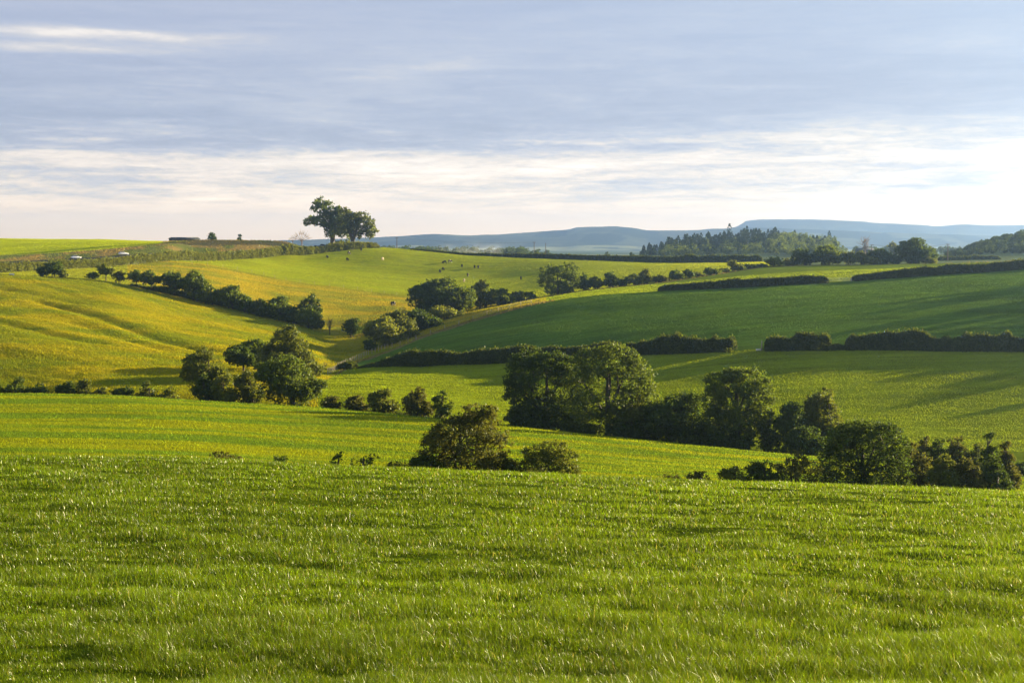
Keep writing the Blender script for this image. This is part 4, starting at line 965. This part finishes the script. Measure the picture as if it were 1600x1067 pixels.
v, q = tube([(0,0,-.3),(0,0,.6),(0,0,1.15)], [.07,.065,.06], 6); post_mesh = mesh_from('post', v, q, 4, True); post_mesh.materials.append(M['post'])
def fence(uvs, step, label, y0, hgt=1.0, thick=1.0):
    P_ = np.array([hit(u, v, y0)[:2] for u, v in uvs]); ds = np.concatenate([[0], np.cumsum(np.hypot(*np.diff(P_, axis=0).T))])
    n = int(min(95, ds[-1]/step)); ss = np.linspace(0, ds[-1], n+1); xs = np.interp(ss, ds, P_[:, 0]); ys = np.interp(ss, ds, P_[:, 1]); zs = height(xs, ys)
    root = empty('post_fence', (xs[0], ys[0], zs[0])); tag(root, label, 'fence')
    r_ = np.random.default_rng(n)
    for x, y, z in zip(xs, ys, zs):
        p_ = bpy.data.objects.new('post', post_mesh); col.objects.link(p_); p_.parent = root; p_.location = (x-xs[0], y-ys[0], z-zs[0]); p_.scale = (thick, thick, hgt*(.92+.16*r_.random())); p_.rotation_euler = (r_.normal()*.04, r_.normal()*.04, 0)
    parts = []
    for hh in (.45, .78, 1.05):
        parts.append(tube([(x-xs[0], y-ys[0], z-zs[0]+hh*hgt) for x, y, z in zip(xs, ys, zs)], [.012]*len(xs), 4))
    v, q = join(parts); link('wire', mesh_from('wire', v, q, 4), M['wire'], root)
fence([(512,585),(540,570),(575,555),(610,544),(650,531)], 2.1, 'pale post fence climbing from the hollow to the yellow green trees', 270, 1.15, 1.2)
fence([(650,531),(700,513),(760,493),(830,474)], 5, 'weathered fence along the left edge of the dark green slope', 330, 1.1)
fence([(300,413),(350,418),(400,427),(450,439),(520,448),(580,456),(640,464)], 6, 'long thin fence along the lower side of the cow pasture', 470, 1.1)
fence([(372,606),(384,602),(396,600)], 1.6, 'short pale fence glimpsed between the hollow trees', 235, 1.2, 1.2)
M['galv'] = plain_mat('galvanised_metal', (0.50, 0.52, 0.52), 0.4, 0.5)
M['white'] = plain_mat('white_plastic', (0.78, 0.76, 0.70), 0.5, vary=.08)
def gate(u, Y, wid, label):
    X = (u-CX)/F*Y; z = hz(X, Y); root = empty('field_gate', (X, Y, z)); tag(root, label, 'gate')
    parts = [tube([(-wid/2,0,h), (wid/2,0,h)], [.03,.03], 6) for h in (.25,.45,.65,.9,1.15)]
    parts += [tube([(s,0,.2),(s,0,1.2)], [.03,.03], 6) for s in (-wid/2, 0, wid/2)]
    v, q = join(parts); link('gate_frame', mesh_from('gate_frame', v, q, 4, True), M['galv'], root)
    for s in (-wid/2-.18, wid/2+.18):
        p_ = bpy.data.objects.new('post', post_mesh); col.objects.link(p_); p_.parent = root; p_.location = (s, 0, 0); p_.scale = (1.6, 1.6, 1.2)
gate(1311, c11y(1311), 6.4, 'metal field gate between the two hedges above the green slope')
for u_, lb_ in ((1191, 'old wooden gate post beside the white water trough'),):
    Yg_ = c9(u_); Xg_ = (u_-CX)/F*Yg_
    v, q = join([tube([(0,0,-.3),(.03,0,.9),(.05,0,1.9),(.05,0,1.95)], [.15,.14,.13,.04], 7), tube([(.05,-.16,1.2),(.05,.16,1.2)], [.025,.025], 5)])
    o_ = link('gate_post', mesh_from('gate_post', v, q, 4, True), M['post']); o_.location = (Xg_, Yg_, hz(Xg_, Yg_)); tag(o_, lb_, 'post')
def trough(u, Y, label, mat, sc=1.0):
    X = (u-CX)/F*Y; z = hz(X, Y); root = empty('water_trough', (X, Y, z)); root.scale = (sc,)*3; tag(root, label, 'trough', 'water troughs for cattle')
    o_ = [(-.9,.35),(.9,.35)]
    secs = []
    for sx, k in ((-.95,.8),(-.9,1),(.9,1),(.95,.8)):
        secs.append([(sx,-.32*k,.12),(sx,-.40*k,.75),(sx,-.34*k,.76),(sx,-.28*k,.42),(sx,.28*k,.42),(sx,.34*k,.76),(sx,.40*k,.75),(sx,.32*k,.12)])
    link('basin', loft(secs), mat, root)
    for sx in (-.7, .7):
        v, q = box_arrays((sx, 0, .02), (.14, .6, .30)); link('foot', mesh_from('foot', v, q, 4), M['post'], root)
trough(1186, c9(1186)-.5, 'white water trough in the gap of the middle hedge', M['white'], .5)
trough(19, 436, 'pale cattle trough at the left edge on the yellow hillside', M['white'], .75)
def barn(u0, u1, vt, Y, label):
    X0, X1 = (u0-CX)/F*Y, (u1-CX)/F*Y; xm = (X0+X1)/2; z = hz(xm, Y); H = unproject(u0, vt, Y)[2]-z; Lh = (X1-X0)/2; D = 7.0
    root = empty('barn', (xm, Y, z)); tag(root, label, 'barn')
    e = H*.72
    wv = np.array([(-Lh,-D,-2),(Lh,-D,-2),(Lh,D,-2),(-Lh,D,-2),(-Lh,-D,e),(Lh,-D,e),(Lh,D,e),(-Lh,D,e)]); wq = np.array([(0,1,5,4),(1,2,6,5),(2,3,7,6),(3,0,4,7)])
    link('wall', mesh_from('wall', wv, wq, 4), M['barnwall'], root)
    rv = np.array([(-Lh-.4,-D-.5,e-.1),(Lh+.4,-D-.5,e-.1),(Lh+.4,0,H),(-Lh-.4,0,H),(-Lh-.4,D+.5,e-.1),(Lh+.4,D+.5,e-.1)]); rv2 = rv+np.array([0,0,.18])
    RV = np.concatenate([rv, rv2]); RQ = np.array([(0,3,2,1),(3,4,5,2),(6,7,8,9),(9,8,11,10),(0,1,7,6),(4,10,11,5),(0,6,9,3),(3,9,10,4),(1,2,8,7),(2,5,11,8)])
    link('roof', mesh_from('roof', RV, RQ, 4), M['barnroof'], root)
    for k_ in (-.5, .1, .6):
        v, q = box_arrays((k_*Lh, -D-.03, e*.4), (3.4, .12, e*.75)); link('door', mesh_from('door', v, q, 4), M['pole'], root)
M['barnwall'] = plain_mat('barn_cladding', (0.035, 0.04, 0.045), 0.9, spec=.05); M['barnroof'] = plain_mat('barn_roof', (0.07, 0.075, 0.085), 0.9, spec=.1)
barn(270, 309, 371.3, 790, 'long low grey barn roof on the skyline')
barn(1338, 1362, 388, 1150, 'tiny hazy farm shed right of the conifer wood')

# ------------------------------------------------------------------ smoke and haze
def vol_mat(name, colr, dens, aniso, noise=None):
    m, N = new_mat(name); v = N.n('ShaderNodeVolumePrincipled'); v.inputs['Color'].default_value = C4(colr); v.inputs['Density'].default_value = dens; v.inputs['Anisotropy'].default_value = aniso
    if noise:
        tcn = N.n('ShaderNodeTexCoord'); nz = N.noise(tcn.outputs['Object'], noise, 3)
        ln = N.n('ShaderNodeVectorMath', operation='LENGTH'); N.l(N.scalevec(tcn.outputs['Object'], (1/34, 1/12, 1/9)), ln.inputs[0])
        f = N.math('MULTIPLY', N.remap(ln.outputs['Value'], 1.0, 0.2), N.remap(nz, 0.42, 0.7))
        N.l(N.math('MULTIPLY', f, dens), v.inputs['Density'])
    o = N.n('ShaderNodeOutputMaterial'); N.l(v.outputs[0], o.inputs['Volume']); return m
xs_, ys_ = (742-CX)/F*1120, 1120
bmx = bmesh.new(); bmesh.ops.create_icosphere(bmx, subdivisions=3, radius=1); bmesh.ops.scale(bmx, vec=(34, 12, 9), verts=bmx.verts)
sm = bpy.data.meshes.new('smoke'); bmx.to_mesh(sm); bmx.free()
so = link('smoke', sm, vol_mat('smoke', (0.9, 0.9, 0.92), 0.022, 0.2, 0.09)); so.location = (xs_, ys_, hz(xs_, ys_)+6); tag(so, 'thin drift of pale smoke before the far trees', None, None, 'stuff')

HAZE = 1.55e-4
allz = [Zf.min()]
top = 205.0; bot = float(Zf.min())-1.5
v, q = box_arrays((0, (9350-160)/2, (top+bot)/2), (24000, 9350+160, top-bot))
hmv = vol_mat('haze', (0.38, 0.58, 0.96), HAZE, 0.88)
ho = link('haze', mesh_from('haze', v, q, 4), hmv); tag(ho, 'thin blue evening haze over the farmland', None, None, 'stuff')

# ------------------------------------------------------------------ light and sky
SUN_AZ, SUN_EL = 60.0, 10.2
sun = bpy.data.lights.new('sun', 'SUN'); sun.energy = 5.0; sun.angle = R(0.5); sun.color = (1.0, 0.82, 0.50)
so = bpy.data.objects.new('sun', sun); col.objects.link(so); so.rotation_euler = (R(90-SUN_EL), 0, R(180-SUN_AZ+0))
from mathutils import Vector
sd = Vector((math.sin(R(SUN_AZ))*math.cos(R(SUN_EL)), math.cos(R(SUN_AZ))*math.cos(R(SUN_EL)), math.sin(R(SUN_EL))))
so.rotation_euler = sd.to_track_quat('Z', 'Y').to_euler(); so.location = (300, 100, 120)
w = bpy.data.worlds.new('World'); scene.world = w; w.use_nodes = True
N = Nodes(w.node_tree)
tcn = N.n('ShaderNodeTexCoord'); sx = N.n('ShaderNodeSeparateXYZ'); N.l(tcn.outputs['Generated'], sx.inputs[0])
az = N.math('MULTIPLY', N.math('ARCTAN2', sx.outputs[0], sx.outputs[1]), 57.2958)
el = N.math('MULTIPLY', N.math('ARCSINE', sx.outputs[2]), 57.2958)
def cvec(ax, ex, off=0.0):
    x = N.n('ShaderNodeCombineXYZ'); N.l(N.math('MULTIPLY', az, ax), x.inputs[0]); N.l(N.math('MULTIPLY', el, ex), x.inputs[1]); x.inputs[2].default_value = off; return x.outputs[0]
sky = N.n('ShaderNodeTexSky', sky_type='NISHITA', sun_disc=False); sky.sun_elevation = R(SUN_EL); sky.sun_rotation = R(SUN_AZ); sky.altitude = 100; sky.air_density = 1.0; sky.dust_density = 1.5
big = N.noise(cvec(0.055, 0.55, 3.0), 1.0, 4, 0.55, 0.4)
fine = N.noise(cvec(0.20, 2.3, 8.0), 1.0, 5, 0.62, 0.8)
vfine = N.noise(cvec(0.95, 5.5, 1.0), 1.0, 6, 0.66, 1.1)
f = N.math('ADD', N.math('ADD', N.math('MULTIPLY', big, 0.40), N.math('MULTIPLY', fine, 0.37)), N.math('MULTIPLY', vfine, 0.23))
amp = N.ramp(N.math('DIVIDE', el, 12.0), [(0.0, (.5,)*3), (0.08, (1.1,)*3), (0.15, (2.6,)*3), (0.33, (3.0,)*3), (0.44, (1.5,)*3), (1.0, (0.9,)*3)])
bias = N.ramp(N.math('DIVIDE', el, 12.0), [(0.0, (.60,)*3), (0.10, (.56,)*3), (0.17, (.44,)*3), (0.205, (.38,)*3), (0.25, (.51,)*3), (0.285, (.49,)*3), (0.325, (.20,)*3), (0.45, (.13,)*3), (0.62, (.17,)*3), (0.82, (.19,)*3), (1.0, (.14,)*3)])
def blob(a0, e0, aw, ew, amp):
    q = N.math('ADD', N.math('POWER', N.math('ABSOLUTE', N.math('DIVIDE', N.math('SUBTRACT', az, a0), aw)), 2.0), N.math('POWER', N.math('ABSOLUTE', N.math('DIVIDE', N.math('SUBTRACT', el, e0), ew)), 2.0))
    return N.math('MULTIPLY', N.math('EXPONENT', N.math('MULTIPLY', q, -1.0)), amp)
lit = N.math('ADD', N.math('MULTIPLY', N.math('SUBTRACT', f, 0.5), amp), bias)
lit = N.math('ADD', lit, blob(-16.5, 8.05, 6.0, 0.26, 0.42)); lit = N.math('ADD', lit, blob(-17.5, 7.45, 4.5, 0.20, 0.30))
lit = N.math('ADD', lit, blob(25.0, 3.6, 8.5, 0.9, 0.38)); lit = N.math('ADD', lit, blob(30.0, 2.0, 13.0, 2.4, 0.15)); lit = N.math('ADD', lit, blob(9.0, 4.5, 9.0, 0.9, 0.14)); lit = N.math('ADD', lit, blob(-4.0, 6.9, 5.0, 0.5, 0.08))
tone = N.ramp(lit, [(0.0, (.42, .475, .625)), (0.14, (.485, .54, .69)), (0.28, (.60, .64, .75)), (0.42, (.80, .78, .77)), (0.56, (1.0, .93, .86)), (0.75, (1.18, 1.11, 1.02)), (1.0, (1.6, 1.54, 1.45))])
blue = N.mix(N.remap(el, 5.0, 9.5, 0.0, 0.55, True), tone, N.mix(N.remap(az, -12, 18, 0, 1), (.475, .53, .70, 1), (.475, .59, .78, 1)))
lowc = N.mix(N.remap(el, 2.2, 0.3, 0.0, 0.7), N.mix(N.remap(lit, 0.40, 0.60), blue, tone), (1.0, .90, .82, 1))
glow = N.ramp(N.math('DIVIDE', el, 12.0), [(0.0, (3.1, 2.4, 1.55)), (0.108, (2.7, 2.15, 1.45)), (0.167, (1.95, 1.66, 1.28)), (0.25, (1.42, 1.29, 1.12)), (0.42, (1.10, 1.07, 1.03)), (0.8, (1.02, 1.01, 1.0))])
lowc = N.mix(1.0, lowc, glow, 'MULTIPLY')
cloud = N.n('ShaderNodeVectorMath', operation='SCALE'); N.l(lowc, cloud.inputs[0]); cloud.inputs['Scale'].default_value = 4.0
cover = N.remap(el, 9.0, 40.0, 0.93, 0.40)
skyc = N.mix(cover, sky.outputs[0], cloud.outputs[0])
bg = N.n('ShaderNodeBackground'); bg.inputs['Strength'].default_value = 0.05; N.l(skyc, bg.inputs[0])
wo = N.n('ShaderNodeOutputWorld'); N.l(bg.outputs[0], wo.inputs[0])

# ------------------------------------------------------------------ camera and render settings
cam = bpy.data.cameras.new('camera'); co = bpy.data.objects.new('camera', cam); col.objects.link(co)
co.location = (0, 0, CAM_Z); co.rotation_euler = (R(90)-PITCH, 0, 0); cam.sensor_width = 36; cam.lens = F/1600*36; cam.clip_end = 30000; cam.clip_start = 0.1
scene.camera = co
scene.view_settings.view_transform = 'Standard'; scene.view_settings.look = 'None'; scene.view_settings.exposure = 2.3; scene.view_settings.gamma = 1
cy = scene.cycles
cy.use_denoising = True; cy.denoiser = 'OPENIMAGEDENOISE'; cy.denoising_prefilter = 'ACCURATE'; cy.max_bounces = 5; cy.diffuse_bounces = 3; cy.transmission_bounces = 3; cy.volume_bounces = 1; cy.transparent_max_bounces = 4; cy.sample_clamp_indirect = 4
